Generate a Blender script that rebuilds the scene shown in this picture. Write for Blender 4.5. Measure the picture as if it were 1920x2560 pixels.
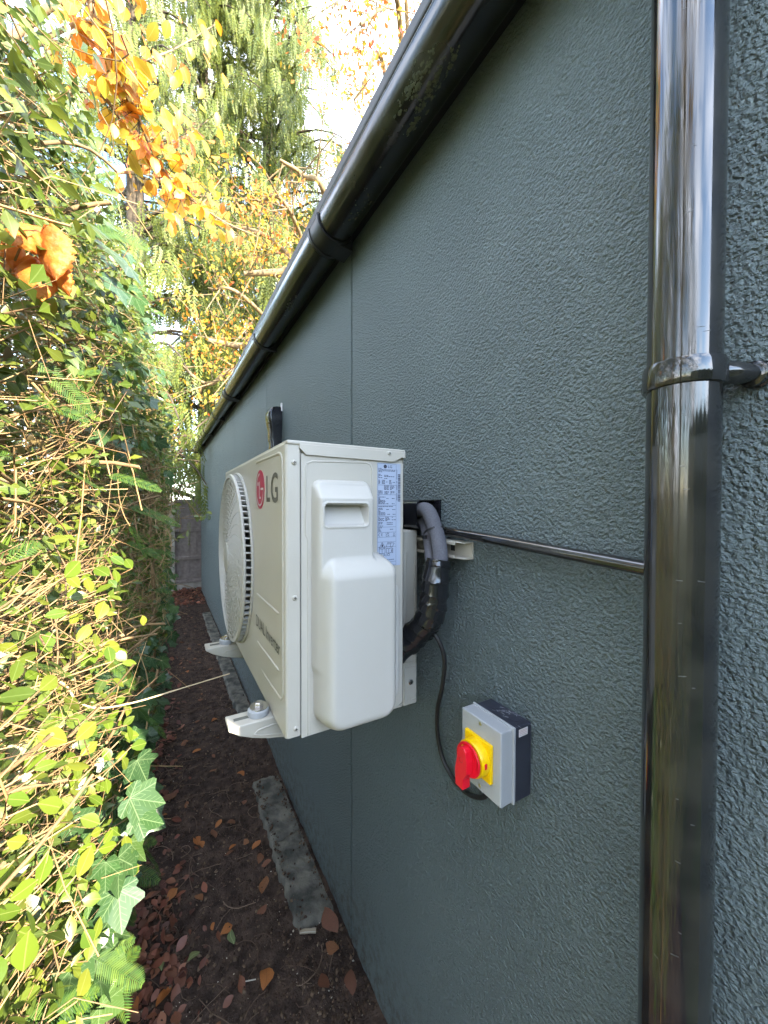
import bpy, bmesh, math, random
import numpy as np
from mathutils import Vector, Matrix

for o in list(bpy.data.objects): bpy.data.objects.remove(o)
scene = bpy.context.scene
C = scene.collection
R = math.radians
rng = np.random.default_rng(11)

# ------------------------------------------------------------------ camera
CAM_H = 1.443
F_ = np.array([0.49716304, 0.8674913, -0.01696334])
R_ = np.array([0.86763339, -0.49719906, 0.00232252])
U_ = np.array([0.00641939, 0.01587263, 0.99985341])
cam = bpy.data.cameras.new('camera'); camo = bpy.data.objects.new('camera', cam); C.objects.link(camo)
camo.matrix_world = Matrix(((R_[0], U_[0], -F_[0], 0), (R_[1], U_[1], -F_[1], 0), (R_[2], U_[2], -F_[2], CAM_H), (0, 0, 0, 1)))
cam.sensor_fit = 'HORIZONTAL'; cam.sensor_width = 36; cam.lens = 17.9
cam.clip_start = 0.02; cam.clip_end = 2000
scene.camera = camo

# ------------------------------------------------------------------ sky, sun, exposure
SUN_EL, SUN_TX, SUN_TY = R(26), 0.40, -0.9165       # direction towards the sun (x, y): behind and to the right of the camera
w = bpy.data.worlds.new('World'); scene.world = w; w.use_nodes = True
nt = w.node_tree; nt.nodes.clear()
def N(t, kind, **kw):
    n = t.nodes.new(kind)
    for k, v in kw.items():
        if k.startswith('i_'): n.inputs[k[2:].replace('_', ' ')].default_value = v
        else: setattr(n, k, v)
    return n
out = N(nt, 'ShaderNodeOutputWorld'); bg = N(nt, 'ShaderNodeBackground'); bg.inputs[1].default_value = 0.15
sky = N(nt, 'ShaderNodeTexSky', sky_type='NISHITA', sun_disc=False, sun_elevation=SUN_EL, sun_rotation=math.atan2(SUN_TX, SUN_TY), air_density=1.0, dust_density=0.15)
tcw = N(nt, 'ShaderNodeTexCoord')
mp = N(nt, 'ShaderNodeMapping'); mp.inputs['Scale'].default_value = (1.0, 1.0, 2.2)
nt.links.new(tcw.outputs['Generated'], mp.inputs[0])
cn = N(nt, 'ShaderNodeTexNoise'); cn.inputs['Scale'].default_value = 2.6; cn.inputs['Detail'].default_value = 7; cn.inputs['Roughness'].default_value = 0.6
nt.links.new(mp.outputs[0], cn.inputs['Vector'])
cr = N(nt, 'ShaderNodeMapRange'); cr.inputs['From Min'].default_value = 0.43; cr.inputs['From Max'].default_value = 0.64
nt.links.new(cn.outputs['Fac'], cr.inputs['Value'])
mx = N(nt, 'ShaderNodeMix', data_type='RGBA'); mx.inputs['B'].default_value = (6.6, 7.0, 7.9, 1)
nt.links.new(cr.outputs[0], mx.inputs['Factor']); nt.links.new(sky.outputs[0], mx.inputs['A'])
nt.links.new(mx.outputs['Result'], bg.inputs[0]); nt.links.new(bg.outputs[0], out.inputs[0])
sl = bpy.data.lights.new('sun', 'SUN'); so = bpy.data.objects.new('sun', sl); C.objects.link(so)
sl.energy = 2.9; sl.angle = R(0.6); sl.color = (1.0, 0.90, 0.74)
sd = Vector((SUN_TX * math.cos(SUN_EL), SUN_TY * math.cos(SUN_EL), math.sin(SUN_EL)))
so.rotation_euler = sd.to_track_quat('Z', 'Y').to_euler(); so.location = sd * 20
scene.view_settings.view_transform = 'Standard'; scene.view_settings.look = 'None'; scene.view_settings.gamma = 1
scene.view_settings.use_curve_mapping = False
scene.view_settings.exposure = 3.22
scene.render.engine = 'CYCLES'
scene.cycles.use_denoising = True; scene.cycles.use_light_tree = False
scene.cycles.max_bounces = 5; scene.cycles.diffuse_bounces = 3; scene.cycles.glossy_bounces = 3; scene.cycles.transmission_bounces = 3; scene.cycles.adaptive_threshold = 0.02; scene.cycles.transparent_max_bounces = 8

# ------------------------------------------------------------------ helpers
def proj(p):
    d = np.asarray(p, float) - np.array([0, 0, CAM_H]); z = d @ F_
    return np.stack([960 + 954.7 * (d @ R_) / z, 1280 - 954.7 * (d @ U_) / z, z], -1)
def px(x, y, depth):
    return np.array([0, 0, CAM_H]) + (F_ + R_ * (x - 960) / 954.7 - U_ * (y - 1280) / 954.7) * depth

MATS = {}
def mat(name, col, rough=0.5, spec=0.5, metal=0.0, var=None, vscale=30, bump=None, bscale=100, bdetail=4, coat=0, transl=0, island=None, rvar=0.0):
    """col base colour; var second colour mixed by noise; bump height in metres; island: list of colours picked per piece"""
    m = bpy.data.materials.new(name); m.use_nodes = True; t = m.node_tree
    b = t.nodes['Principled BSDF']; L = t.links.new
    b.inputs['Roughness'].default_value = rough; b.inputs['Specular IOR Level'].default_value = spec; b.inputs['Metallic'].default_value = metal
    b.inputs['Base Color'].default_value = (*col, 1)
    if coat: b.inputs['Coat Weight'].default_value = coat; b.inputs['Coat Roughness'].default_value = 0.05
    tc = N(t, 'ShaderNodeTexCoord'); csock = None
    if island:
        g = N(t, 'ShaderNodeNewGeometry'); oi = N(t, 'ShaderNodeObjectInfo')
        ad = N(t, 'ShaderNodeMath', operation='ADD'); L(g.outputs['Random Per Island'], ad.inputs[0]); L(oi.outputs['Random'], ad.inputs[1])
        fr = N(t, 'ShaderNodeMath', operation='FRACT'); L(ad.outputs[0], fr.inputs[0])
        ra = N(t, 'ShaderNodeValToRGB'); L(fr.outputs[0], ra.inputs[0])
        e = ra.color_ramp.elements
        for i, c in enumerate(island):
            pos = i / (len(island) - 1)
            if i == 0: el = e[0]; el.position = 0
            elif i == len(island) - 1: el = e[len(e) - 1]; el.position = 1
            else: el = e.new(pos)
            el.color = (*c, 1)
        csock = ra.outputs[0]
    if var is not None:
        n = N(t, 'ShaderNodeTexNoise'); n.inputs['Scale'].default_value = vscale; n.inputs['Detail'].default_value = 5; L(tc.outputs['Object'], n.inputs['Vector'])
        mr = N(t, 'ShaderNodeMapRange'); mr.inputs['From Min'].default_value = 0.38; mr.inputs['From Max'].default_value = 0.62; L(n.outputs['Fac'], mr.inputs['Value'])
        mi = N(t, 'ShaderNodeMix', data_type='RGBA'); L(mr.outputs[0], mi.inputs['Factor'])
        if csock: L(csock, mi.inputs['A'])
        else: mi.inputs['A'].default_value = (*col, 1)
        mi.inputs['B'].default_value = (*var, 1); csock = mi.outputs['Result']
        if rvar:
            rr = N(t, 'ShaderNodeMapRange'); rr.inputs['To Min'].default_value = rough; rr.inputs['To Max'].default_value = rough + rvar
            L(mr.outputs[0], rr.inputs['Value']); L(rr.outputs[0], b.inputs['Roughness'])
    if csock: L(csock, b.inputs['Base Color'])
    if bump:
        n = N(t, 'ShaderNodeTexNoise'); n.inputs['Scale'].default_value = bscale; n.inputs['Detail'].default_value = bdetail; n.inputs['Roughness'].default_value = 0.55
        L(tc.outputs['Object'], n.inputs['Vector'])
        bp = N(t, 'ShaderNodeBump'); bp.inputs['Strength'].default_value = 1; bp.inputs['Distance'].default_value = bump
        L(n.outputs['Fac'], bp.inputs['Height']); L(bp.outputs[0], b.inputs['Normal'])
    if transl:
        tr = N(t, 'ShaderNodeBsdfTranslucent'); ms = N(t, 'ShaderNodeMixShader'); ms.inputs[0].default_value = transl
        if csock: L(csock, tr.inputs[0])
        else: tr.inputs[0].default_value = (*col, 1)
        o = t.nodes['Material Output']; L(b.outputs[0], ms.inputs[1]); L(tr.outputs[0], ms.inputs[2]); L(ms.outputs[0], o.inputs[0])
    MATS[name] = m
    return m

class MB:
    """collects faces, becomes ONE mesh object"""
    def __init__(s): s.v = []; s.f = []
    def add(s, vs, fs):
        n = len(s.v); s.v += [tuple(float(c) for c in p) for p in vs]; s.f += [tuple(n + i for i in f) for f in fs]; return s
    def box(s, x0, x1, y0, y1, z0, z1):
        return s.add([(x0,y0,z0),(x1,y0,z0),(x1,y1,z0),(x0,y1,z0),(x0,y0,z1),(x1,y0,z1),(x1,y1,z1),(x0,y1,z1)],
                     [(0,3,2,1),(4,5,6,7),(0,1,5,4),(1,2,6,5),(2,3,7,6),(3,0,4,7)])
    def tube(s, pts, r, n=12, cap=True):
        pts = [np.array(p, float) for p in pts]; m = len(pts)
        rr = r if hasattr(r, '__len__') else [r] * m
        T = [pts[min(i+1, m-1)] - pts[max(i-1, 0)] for i in range(m)]; T = [t / (np.linalg.norm(t) + 1e-12) for t in T]
        a = np.array([0, 0, 1.0]) if abs(T[0][2]) < 0.9 else np.array([1.0, 0, 0])
        u = np.cross(T[0], a); u /= np.linalg.norm(u); vs = []
        for i in range(m):
            u = u - T[i] * (u @ T[i]); u /= np.linalg.norm(u); v = np.cross(T[i], u)
            for k in range(n):
                an = 2 * math.pi * k / n; vs.append(pts[i] + rr[i] * (u * math.cos(an) + v * math.sin(an)))
        fs = [(i*n+k, i*n+(k+1) % n, (i+1)*n+(k+1) % n, (i+1)*n+k) for i in range(m-1) for k in range(n)]
        if cap: fs += [tuple(range(n))[::-1], tuple((m-1)*n + k for k in range(n))]
        return s.add(vs, fs)
    def lathe(s, prof, o, ax, n=32):
        """prof: (radius, height) list round axis ax from origin o"""
        o = np.array(o, float); ax = np.array(ax, float); ax /= np.linalg.norm(ax)
        a = np.array([0, 0, 1.0]) if abs(ax[2]) < 0.9 else np.array([1.0, 0, 0])
        u = np.cross(ax, a); u /= np.linalg.norm(u); v = np.cross(ax, u); vs = []
        for r, h in prof:
            for k in range(n):
                an = 2 * math.pi * k / n; vs.append(o + ax * h + r * (u * math.cos(an) + v * math.sin(an)))
        fs = [(i*n+k, i*n+(k+1) % n, (i+1)*n+(k+1) % n, (i+1)*n+k) for i in range(len(prof)-1) for k in range(n)]
        if prof[0][0] > 1e-6: fs.append(tuple(range(n))[::-1])
        if prof[-1][0] > 1e-6: fs.append(tuple((len(prof)-1)*n + k for k in range(n)))
        return s.add(vs, fs)
    def prism(s, poly, d):
        """poly: list of 3d points (planar), d: extrusion vector"""
        n = len(poly); d = np.array(d, float); p = [np.array(q, float) for q in poly]
        fs = [tuple(range(n))[::-1], tuple(range(n, 2*n))] + [(i, (i+1) % n, n+(i+1) % n, n+i) for i in range(n)]
        return s.add(p + [q + d for q in p], fs)
    def grid(s, P, wrap=False):
        """P[i][j] points"""
        a, b = len(P), len(P[0]); vs = [p for row in P for p in row]
        fs = [(i*b+j, i*b+(j+1) % b, (i+1)*b+(j+1) % b, (i+1)*b+j) for i in range(a-1) for j in range(b if wrap else b-1)]
        return s.add(vs, fs)
    def build(s, name, m, parent=None, smooth=None, bevel=0, seg=2, kind=None):
        me = bpy.data.meshes.new(name); me.from_pydata(s.v, [], s.f)
        bm = bmesh.new(); bm.from_mesh(me); bmesh.ops.remove_doubles(bm, verts=bm.verts, dist=1e-6); bmesh.ops.recalc_face_normals(bm, faces=bm.faces); bm.to_mesh(me); bm.free()
        me.materials.append(m); return finish(name, me, parent, smooth, bevel, seg, kind)
def finish(name, me, parent=None, smooth=None, bevel=0, seg=2, kind=None):
    if smooth is not None:
        me.polygons.foreach_set('use_smooth', [True] * len(me.polygons))
        if smooth < 180: me.set_sharp_from_angle(angle=R(smooth))
    o = bpy.data.objects.new(name, me); C.objects.link(o)
    if bevel:
        b = o.modifiers.new('bevel', 'BEVEL'); b.width = bevel; b.segments = seg; b.limit_method = 'ANGLE'; b.angle_limit = R(35)
    if parent: par(o, parent)
    if kind: o['kind'] = kind
    return o
def par(o, p):
    o.parent = p
    if p.type == 'EMPTY': o.matrix_parent_inverse = Matrix.Translation(-p.location)
def thing(name, label, cat, loc, group=None):
    o = bpy.data.objects.new(name, None); C.objects.link(o); o.location = loc; o.empty_display_size = 0.05
    return tag(o, label, cat, group)
def tag(o, label, cat, group=None):
    o['label'] = label; o['category'] = cat
    if group: o['group'] = group
    return o
def struct(o): o['kind'] = 'structure'; return o

def mass(name, tv, tf, pos, fr, m, parent=None, kind='stuff', uv=None, smooth=False):
    """many copies of a template (tv verts, tf faces) at pos with frames fr (n,3,3, columns = axes incl. scale), joined into one mesh"""
    tv = np.asarray(tv, float); n, k = len(pos), len(tv)
    V = (np.einsum('nij,kj->nki', fr, tv) + np.asarray(pos)[:, None, :]).reshape(-1, 3)
    L = np.array([i for f in tf for i in f]); S = np.array([len(f) for f in tf])
    LI = (L[None, :] + (np.arange(n) * k)[:, None]).ravel(); SS = np.tile(S, n); ST = np.concatenate([[0], np.cumsum(SS)[:-1]])
    return rawmesh(name, V, LI, ST, SS, m, parent, kind, None if uv is None else np.tile(np.asarray(uv)[L], (n, 1)), smooth)
def rawmesh(name, V, LI, ST, SS, m, parent=None, kind=None, uv=None, smooth=False):
    me = bpy.data.meshes.new(name)
    me.vertices.add(len(V)); me.vertices.foreach_set('co', np.asarray(V, np.float32).ravel())
    me.loops.add(len(LI)); me.loops.foreach_set('vertex_index', np.asarray(LI, np.int32))
    me.polygons.add(len(SS)); me.polygons.foreach_set('loop_start', np.asarray(ST, np.int32)); me.polygons.foreach_set('loop_total', np.asarray(SS, np.int32))
    if smooth: me.polygons.foreach_set('use_smooth', np.ones(len(SS), bool))
    if uv is not None:
        l = me.uv_layers.new(name='UVMap'); l.data.foreach_set('uv', np.asarray(uv, np.float32).ravel())
    me.update(calc_edges=True); me.materials.append(m)
    return finish(name, me, parent, None, 0, 2, kind)
def tubes(name, P, Rr, m, parent=None, n=5, kind='stuff'):
    """P (N, M, 3) polylines, Rr (N, M) radii -> one mesh of tubes"""
    P = np.asarray(P, float); Nn, M, _ = P.shape
    T = np.gradient(P, axis=1); T /= np.linalg.norm(T, axis=2, keepdims=True) + 1e-12
    a = np.where(np.abs(T[:, :, 2:3]) < 0.9, np.array([0, 0, 1.0]), np.array([1.0, 0, 0]))
    u = np.cross(T, a); u /= np.linalg.norm(u, axis=2, keepdims=True); v = np.cross(T, u)
    an = 2 * np.pi * np.arange(n) / n
    V = P[:, :, None, :] + np.asarray(Rr)[:, :, None, None] * (u[:, :, None, :] * np.cos(an)[None, None, :, None] + v[:, :, None, :] * np.sin(an)[None, None, :, None])
    V = V.reshape(-1, 3)
    i, k = np.meshgrid(np.arange(M-1), np.arange(n), indexing='ij')
    q = np.stack([i*n+k, i*n+(k+1) % n, (i+1)*n+(k+1) % n, (i+1)*n+k], -1).reshape(-1)
    LI = (q[None, :] + (np.arange(Nn) * M * n)[:, None]).ravel(); SS = np.full(len(LI)//4, 4); ST = np.arange(len(SS)) * 4
    return rawmesh(name, V, LI, ST, SS, m, parent, kind, None, True)
def unit(a): return a / (np.linalg.norm(a, axis=-1, keepdims=True) + 1e-12)
def frames(nrm, ln, sc):
    z = unit(np.asarray(nrm, float)); y = unit(ln - z * np.sum(ln * z, -1, keepdims=True)); x = np.cross(y, z)
    return np.stack([x, y, z], -1) * np.asarray(sc)[:, None, None]
def rnd(n, k=3): return rng.normal(size=(n, k))
def vnoise(p, s, seed=0):
    """cheap smooth noise from sines, about -1..1"""
    r = np.random.default_rng(seed); o = 0
    for i in range(6):
        d = r.normal(size=3) * s * (0.6 + 0.35 * i); o = o + np.sin(p @ d + r.uniform(0, 6.28)) / (1 + 0.5 * i)
    return o / 2.4
TXT = {}
def text_shape(s, bold=0.0):
    if (s, bold) in TXT: return TXT[(s, bold)]
    cu = bpy.data.curves.new('t', 'FONT'); cu.body = s; cu.size = 1; cu.resolution_u = 4; cu.offset = bold; cu.fill_mode = 'FRONT'
    ob = bpy.data.objects.new('t', cu); me = bpy.data.meshes.new_from_object(ob)
    v = np.array([x.co[:] for x in me.vertices]); f = [tuple(p.vertices) for p in me.polygons]
    bpy.data.objects.remove(ob); bpy.data.meshes.remove(me); bpy.data.curves.remove(cu)
    TXT[(s, bold)] = (v, f); return v, f
def put_text(mb, s, o, u, v, wdt, hgt, bold=0.0):
    """fit text s in the rectangle wdt x hgt at origin o with axes u (reading) and v (up)"""
    tv, tf = text_shape(s, bold); lo, hi = tv.min(0), tv.max(0)
    a = (tv[:, 0] - lo[0]) / (hi[0] - lo[0]) * wdt; b = (tv[:, 1] - lo[1]) / (hi[1] - lo[1]) * hgt
    mb.add([np.array(o) + np.array(u) * p + np.array(v) * q for p, q in zip(a, b)], tf)

# ------------------------------------------------------------------ materials
def wall_material():
    m = bpy.data.materials.new('teal_render'); m.use_nodes = True; t = m.node_tree; b = t.nodes['Principled BSDF']; L = t.links.new
    tc = N(t, 'ShaderNodeTexCoord')
    n1 = N(t, 'ShaderNodeTexNoise'); n1.inputs['Scale'].default_value = 1.3; n1.inputs['Detail'].default_value = 5; L(tc.outputs['Object'], n1.inputs['Vector'])
    mi = N(t, 'ShaderNodeMix', data_type='RGBA'); L(n1.outputs['Fac'], mi.inputs['Factor'])
    mi.inputs['A'].default_value = (0.176, 0.226, 0.229, 1); mi.inputs['B'].default_value = (0.190, 0.242, 0.245, 1)
    # small pale flecks and scuffs
    n3 = N(t, 'ShaderNodeTexNoise'); n3.inputs['Scale'].default_value = 38; n3.inputs['Detail'].default_value = 2; L(tc.outputs['Object'], n3.inputs['Vector'])
    fm = N(t, 'ShaderNodeMapRange'); fm.inputs['From Min'].default_value = 0.80; fm.inputs['From Max'].default_value = 0.83; L(n3.outputs['Fac'], fm.inputs['Value'])
    m2 = N(t, 'ShaderNodeMix', data_type='RGBA'); L(fm.outputs[0], m2.inputs['Factor']); L(mi.outputs['Result'], m2.inputs['A']); m2.inputs['B'].default_value = (0.22, 0.25, 0.24, 1)
    sp = N(t, 'ShaderNodeSeparateXYZ'); L(tc.outputs['Object'], sp.inputs[0])
    def MR(v, a0, a1, b0, b1):
        n = N(t, 'ShaderNodeMapRange'); n.inputs['From Min'].default_value = a0; n.inputs['From Max'].default_value = a1; n.inputs['To Min'].default_value = b0; n.inputs['To Max'].default_value = b1; L(v, n.inputs['Value']); return n.outputs[0]
    def MU(x, y):
        n = N(t, 'ShaderNodeMath', operation='MULTIPLY'); L(x, n.inputs[0])
        if isinstance(y, float): n.inputs[1].default_value = y
        else: L(y, n.inputs[1])
        return n.outputs[0]
    def NO(scale, detail, stretch=None, rough=.55):
        n = N(t, 'ShaderNodeTexNoise'); n.inputs['Scale'].default_value = scale; n.inputs['Detail'].default_value = detail; n.inputs['Roughness'].default_value = rough
        if stretch:
            mp_ = N(t, 'ShaderNodeMapping'); mp_.inputs['Scale'].default_value = stretch; L(tc.outputs['Object'], mp_.inputs[0]); L(mp_.outputs[0], n.inputs['Vector'])
        else: L(tc.outputs['Object'], n.inputs['Vector'])
        return n.outputs['Fac']
    splash = MU(MR(sp.outputs[2], 0.0, 0.30, 1.0, 0.0), MR(NO(34, 8, None, .7), .46, .60, 0.0, .8))            # soil splashed up from the path
    m3 = N(t, 'ShaderNodeMix', data_type='RGBA'); L(splash, m3.inputs['Factor']); L(m2.outputs['Result'], m3.inputs['A']); m3.inputs['B'].default_value = (0.085, 0.062, 0.045, 1)
    runs = MU(MR(NO(9, 3, (1, 1, .05)), .58, .80, 0.0, .10), MR(NO(2.0, 3), .40, .62, 0.0, 1.0))               # old water runs
    m4 = N(t, 'ShaderNodeMix', data_type='RGBA'); L(runs, m4.inputs['Factor']); L(m3.outputs['Result'], m4.inputs['A']); m4.inputs['B'].default_value = (0.22, 0.27, 0.27, 1)
    L(m4.outputs['Result'], b.inputs['Base Color'])
    b.inputs['Roughness'].default_value = 0.50; b.inputs['Specular IOR Level'].default_value = 0.45
    g1 = NO(172, 3, (1, 1, 1.15), .55); g2 = NO(95, 3, (1, 1.2, 1)); g3 = NO(430, 2); patch = MR(NO(5.5, 3), .38, .62, .88, 1.12)
    s1 = MR(g1, .36, .66, 0, 1); s2 = MR(g2, .36, .74, 0, .45)
    ad = N(t, 'ShaderNodeMath', operation='ADD'); L(s1, ad.inputs[0]); L(s2, ad.inputs[1])
    a3 = N(t, 'ShaderNodeMath', operation='MULTIPLY_ADD'); L(g3, a3.inputs[0]); a3.inputs[1].default_value = 0.25; L(ad.outputs[0], a3.inputs[2])
    bp = N(t, 'ShaderNodeBump'); bp.inputs['Strength'].default_value = 1; bp.inputs['Distance'].default_value = 0.0100; L(MU(a3.outputs[0], patch), bp.inputs['Height']); L(bp.outputs[0], b.inputs['Normal'])
    return m
M_wall = wall_material()
M_black = mat('black_pvc', (0.010, 0.010, 0.011), 0.06, 0.75, coat=0.3, var=(0.022, 0.021, 0.019), vscale=26, rvar=0.10, bump=0.0004, bscale=9, bdetail=1)
M_gutter = mat('black_gutter', (0.009, 0.009, 0.010), 0.15, 0.5, var=(0.020, 0.020, 0.018), vscale=14, rvar=0.08, bump=0.0004, bscale=40)
M_fascia = mat('black_fascia', (0.012, 0.012, 0.014), 0.45, 0.4)
M_duct = mat('black_duct', (0.010, 0.010, 0.013), 0.18, 0.5)
M_white = mat('beige_painted_steel', (0.465, 0.438, 0.378), 0.34, 0.45, var=(0.45, 0.42, 0.357), vscale=6, bump=0.00012, bscale=700, bdetail=2)
M_plast = mat('beige_plastic', (0.475, 0.455, 0.41), 0.40, 0.45, var=(0.46, 0.438, 0.39), vscale=5, bump=0.00014, bscale=500, bdetail=2)
M_dark = mat('dark_interior', (0.015, 0.015, 0.015), 0.6)
M_red = mat('logo_crimson', (0.42, 0.012, 0.06), 0.35)
M_print = mat('grey_print', (0.10, 0.095, 0.08), 0.45)
M_ink = mat('dark_ink', (0.03, 0.035, 0.06), 0.5)
M_label = mat('pale_blue_label', (0.37, 0.43, 0.55), 0.35)
M_zinc = mat('zinc_steel', (0.72, 0.72, 0.74), 0.22, metal=1.0)
M_foam = mat('grey_foam', (0.095, 0.095, 0.11), 0.75, 0.3, var=(0.115, 0.115, 0.13), vscale=300, bump=0.0006, bscale=500)
def tape_material():
    m = mat('black_tape', (0.012, 0.012, 0.014), 0.16, 0.8, bump=0.0012, bscale=22, bdetail=2); return m
M_tape = tape_material()
M_rubber = mat('black_rubber', (0.014, 0.014, 0.015), 0.42, 0.45, bump=0.0005, bscale=80)
M_isogrey = mat('light_grey_plastic', (0.36, 0.37, 0.38), 0.32, 0.45, bump=0.0001, bscale=400)
M_navy = mat('dark_slate_plastic', (0.026, 0.028, 0.042), 0.35, 0.45, var=(0.034, 0.037, 0.052), vscale=25)
M_yellow = mat('yellow_plastic', (0.85, 0.52, 0.0), 0.3, 0.45)
M_redp = mat('red_plastic', (0.72, 0.008, 0.025), 0.28, 0.45)
M_sticker = mat('white_sticker', (0.62, 0.60, 0.60), 0.5)
M_conc = mat('mossy_concrete', (0.17, 0.158, 0.13), 0.9, 0.2, var=(0.06, 0.061, 0.053), vscale=14, bump=0.006, bscale=70, bdetail=8)
M_post = mat('pale_concrete_post', (0.36, 0.34, 0.30), 0.9, 0.2, var=(0.27, 0.25, 0.22), vscale=12, bump=0.002, bscale=60)
M_board = mat('brown_fence_wood', (0.23, 0.195, 0.18), 0.75, 0.3, var=(0.175, 0.145, 0.13), vscale=20, bump=0.001, bscale=60)
M_soil = mat('dark_soil', (0.085, 0.057, 0.043), 0.95, 0.15, var=(0.036, 0.025, 0.020), vscale=22, bump=0.012, bscale=90, bdetail=8)
M_earth = mat('garden_earth', (0.06, 0.055, 0.03), 0.95, 0.1, var=(0.05, 0.07, 0.025), vscale=1.5)
M_crumb = mat('soil_crumb', (0.03, 0.02, 0.015), 0.95, 0.1, island=[(0.028, 0.019, 0.015), (0.06, 0.039, 0.029), (0.10, 0.064, 0.044), (0.042, 0.028, 0.022), (0.18, 0.125, 0.082), (0.034, 0.023, 0.019)])
M_chip = mat('pale_chips', (0.5, 0.45, 0.35), 0.8, 0.2, island=[(0.45, 0.42, 0.36), (0.25, 0.19, 0.12), (0.55, 0.5, 0.42)])
M_roof = mat('dark_roof_membrane', (0.04, 0.04, 0.042), 0.7)
# ------------------------------------------------------------------ ground
struct(MB().add([(-300,-300,-0.06),(300,-300,-0.06),(300,300,-0.06),(-300,300,-0.06)], [(0,1,2,3)]).build('ground', M_earth))
WX = 0.53                                     # outer face of the rendered wall
def soil_h(x, y):
    p = np.stack([x, y, 0 * x], -1)
    h = 0.010 * vnoise(p, 5, 1) + 0.007 * vnoise(p, 17, 2) + 0.005 * vnoise(p, 45, 3) + 0.003 * vnoise(p, 120, 4)
    h = h + 0.05 * np.clip((0.05 - x) / 0.5, 0, 1) + 0.03 * np.clip((y - 2.0) / 0.6, 0, 1) * np.clip((x - 0.25) / 0.25, 0, 1) * np.clip((2.9 - y) / 0.5, 0, 1)
    return h - 0.01
gx = np.linspace(-0.75, 0.56, 120); gy = np.concatenate([np.linspace(-0.6, 0.7, 40), np.linspace(0.71, 3.2, 240), np.linspace(3.22, 8.2, 160)])
X, Y = np.meshgrid(gx, gy, indexing='ij'); Z = soil_h(X, Y)
V = np.stack([X, Y, Z], -1).reshape(-1, 3); nb = len(gy)
i, j = np.meshgrid(np.arange(len(gx)-1), np.arange(nb-1), indexing='ij')
LI = np.stack([i*nb+j, (i+1)*nb+j, (i+1)*nb+j+1, i*nb+j+1], -1).reshape(-1)
struct(rawmesh('soil_path', V, LI, np.arange(len(LI)//4)*4, np.full(len(LI)//4, 4), M_soil, smooth=True))

# ------------------------------------------------------------------ building with rendered panels
YE, YF = -0.26, 7.2
house = thing('garden_room', 'dark teal rendered garden building with flat roof and black fascia', 'building', (2.2, 3.5, 0))
seams = [YE] + [1.1397 + 1.2 * k for k in range(-1, 5)] + [YF]
for a, b in zip(seams[:-1], seams[1:]):
    MB().box(WX, WX + 0.012, a + 0.0042, b - 0.0042, -0.1, 2.33).build('wall_panel', M_wall, house, bevel=0.002)
MB().box(WX + 0.0125, 4.2, YE + 0.004, YF - 0.004, -0.1, 2.36).build('wall_core', mat('dark_joint', (0.022, 0.032, 0.037), 0.8), house)
M_seal = mat('joint_sealant', (0.014, 0.021, 0.026), 0.5, bump=0.001, bscale=90)
for s_ in seams[1:-1]:
    MB().tube([(WX + 0.0098 + 0.0006 * math.sin(k * 1.7), s_ + 0.0006 * math.sin(k * 2.3), -0.05 + k * 0.08) for k in range(30)], 0.0036, 6).build('joint_sealant', M_seal, house, smooth=60)
MB().box(0.514, WX - 0.0005, YE - 0.05, YF + 0.03, 2.287, 2.46).build('fascia', M_fascia, house, bevel=0.002)
MB().box(0.47, 4.3, YE - 0.08, YF + 0.06, 2.461, 2.50).build('roof', M_roof, house, bevel=0.006)

# ------------------------------------------------------------------ gutter (falls towards the camera end)
GC, GR = 0.455, 0.056
def gz(y): return 2.302 + 0.0115 * (y - 1.14)
gut = thing('roof_gutter', 'black half-round plastic gutter along the eaves of the teal wall', 'gutter', (GC, 3.5, 2.27))
prof = [(GC + GR * math.cos(a), GR * math.sin(a)) for a in np.linspace(math.pi, 2 * math.pi, 29)] + [(GC + (GR - .0028) * math.cos(a), (GR - .0028) * math.sin(a)) for a in np.linspace(2 * math.pi, math.pi, 29)]
def gutter_piece(y0, y1, r_add=0.0, name='channel', m=M_gutter, lip=0.0):
    k = (GR + r_add) / GR
    pr = [((x - GC) * k + GC, z * k) for x, z in prof[:29]] + [((x - GC) * (k - 0.04 if r_add else 1) + GC, z * (k - 0.04 if r_add else 1)) for x, z in prof[29:]]
    P0 = [(x, y0, gz(y0) + z) for x, z in pr]; P1 = [(x, y1, gz(y1) + z) for x, z in pr]
    b = MB(); n = len(pr); b.add(P0 + P1, [(q, (q+1) % n, n+(q+1) % n, n+q) for q in range(n)] + [tuple(range(n))[::-1], tuple(range(n, 2*n))])
    b.tube([(GC - GR - r_add + 0.002, y0, gz(y0) + 0.001), (GC - GR - r_add + 0.002, y1, gz(y1) + 0.001)], 0.0032, 8)
    return b.build(name, m, gut, smooth=40)
gutter_piece(-0.14, 3.18); gutter_piece(3.2, 7.26)
for yb, wd in ((1.13, 0.075), (2.04, 0.03), (3.19, 0.09), (4.05, 0.03), (5.05, 0.03), (6.1, 0.03), (7.12, 0.03)):
    y0, y1 = yb - wd / 2, yb + wd / 2
    br = gutter_piece(y0, y1, 0.0035, 'bracket', M_fascia)
    if wd > 0.05:
        for ye in (y0, y1): gutter_piece(ye - 0.006, ye + 0.006, 0.0062, 'bracket_rib', M_fascia)
    # wedge-shaped web from the clip back to the fascia, with a narrow foot running down the board
    zb = gz(yb)
    web = MB()
    for yy in ((y0 + 0.004, y1 - 0.004),):
        web.prism([(GC + 0.0, yy[0], zb - 0.058), (0.5135, yy[0], zb - 0.066), (0.5135, yy[0], zb + 0.05), (GC + 0.057, yy[0], zb + 0.0)], (0, yy[1] - yy[0], 0))
    web.box(0.5275 - 0.014, 0.5295, y0 + 0.004, y1 - 0.004, zb - 0.082, zb - 0.01) if False else None
    web.build('bracket_web', M_fascia, gut, bevel=0.002)
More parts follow.
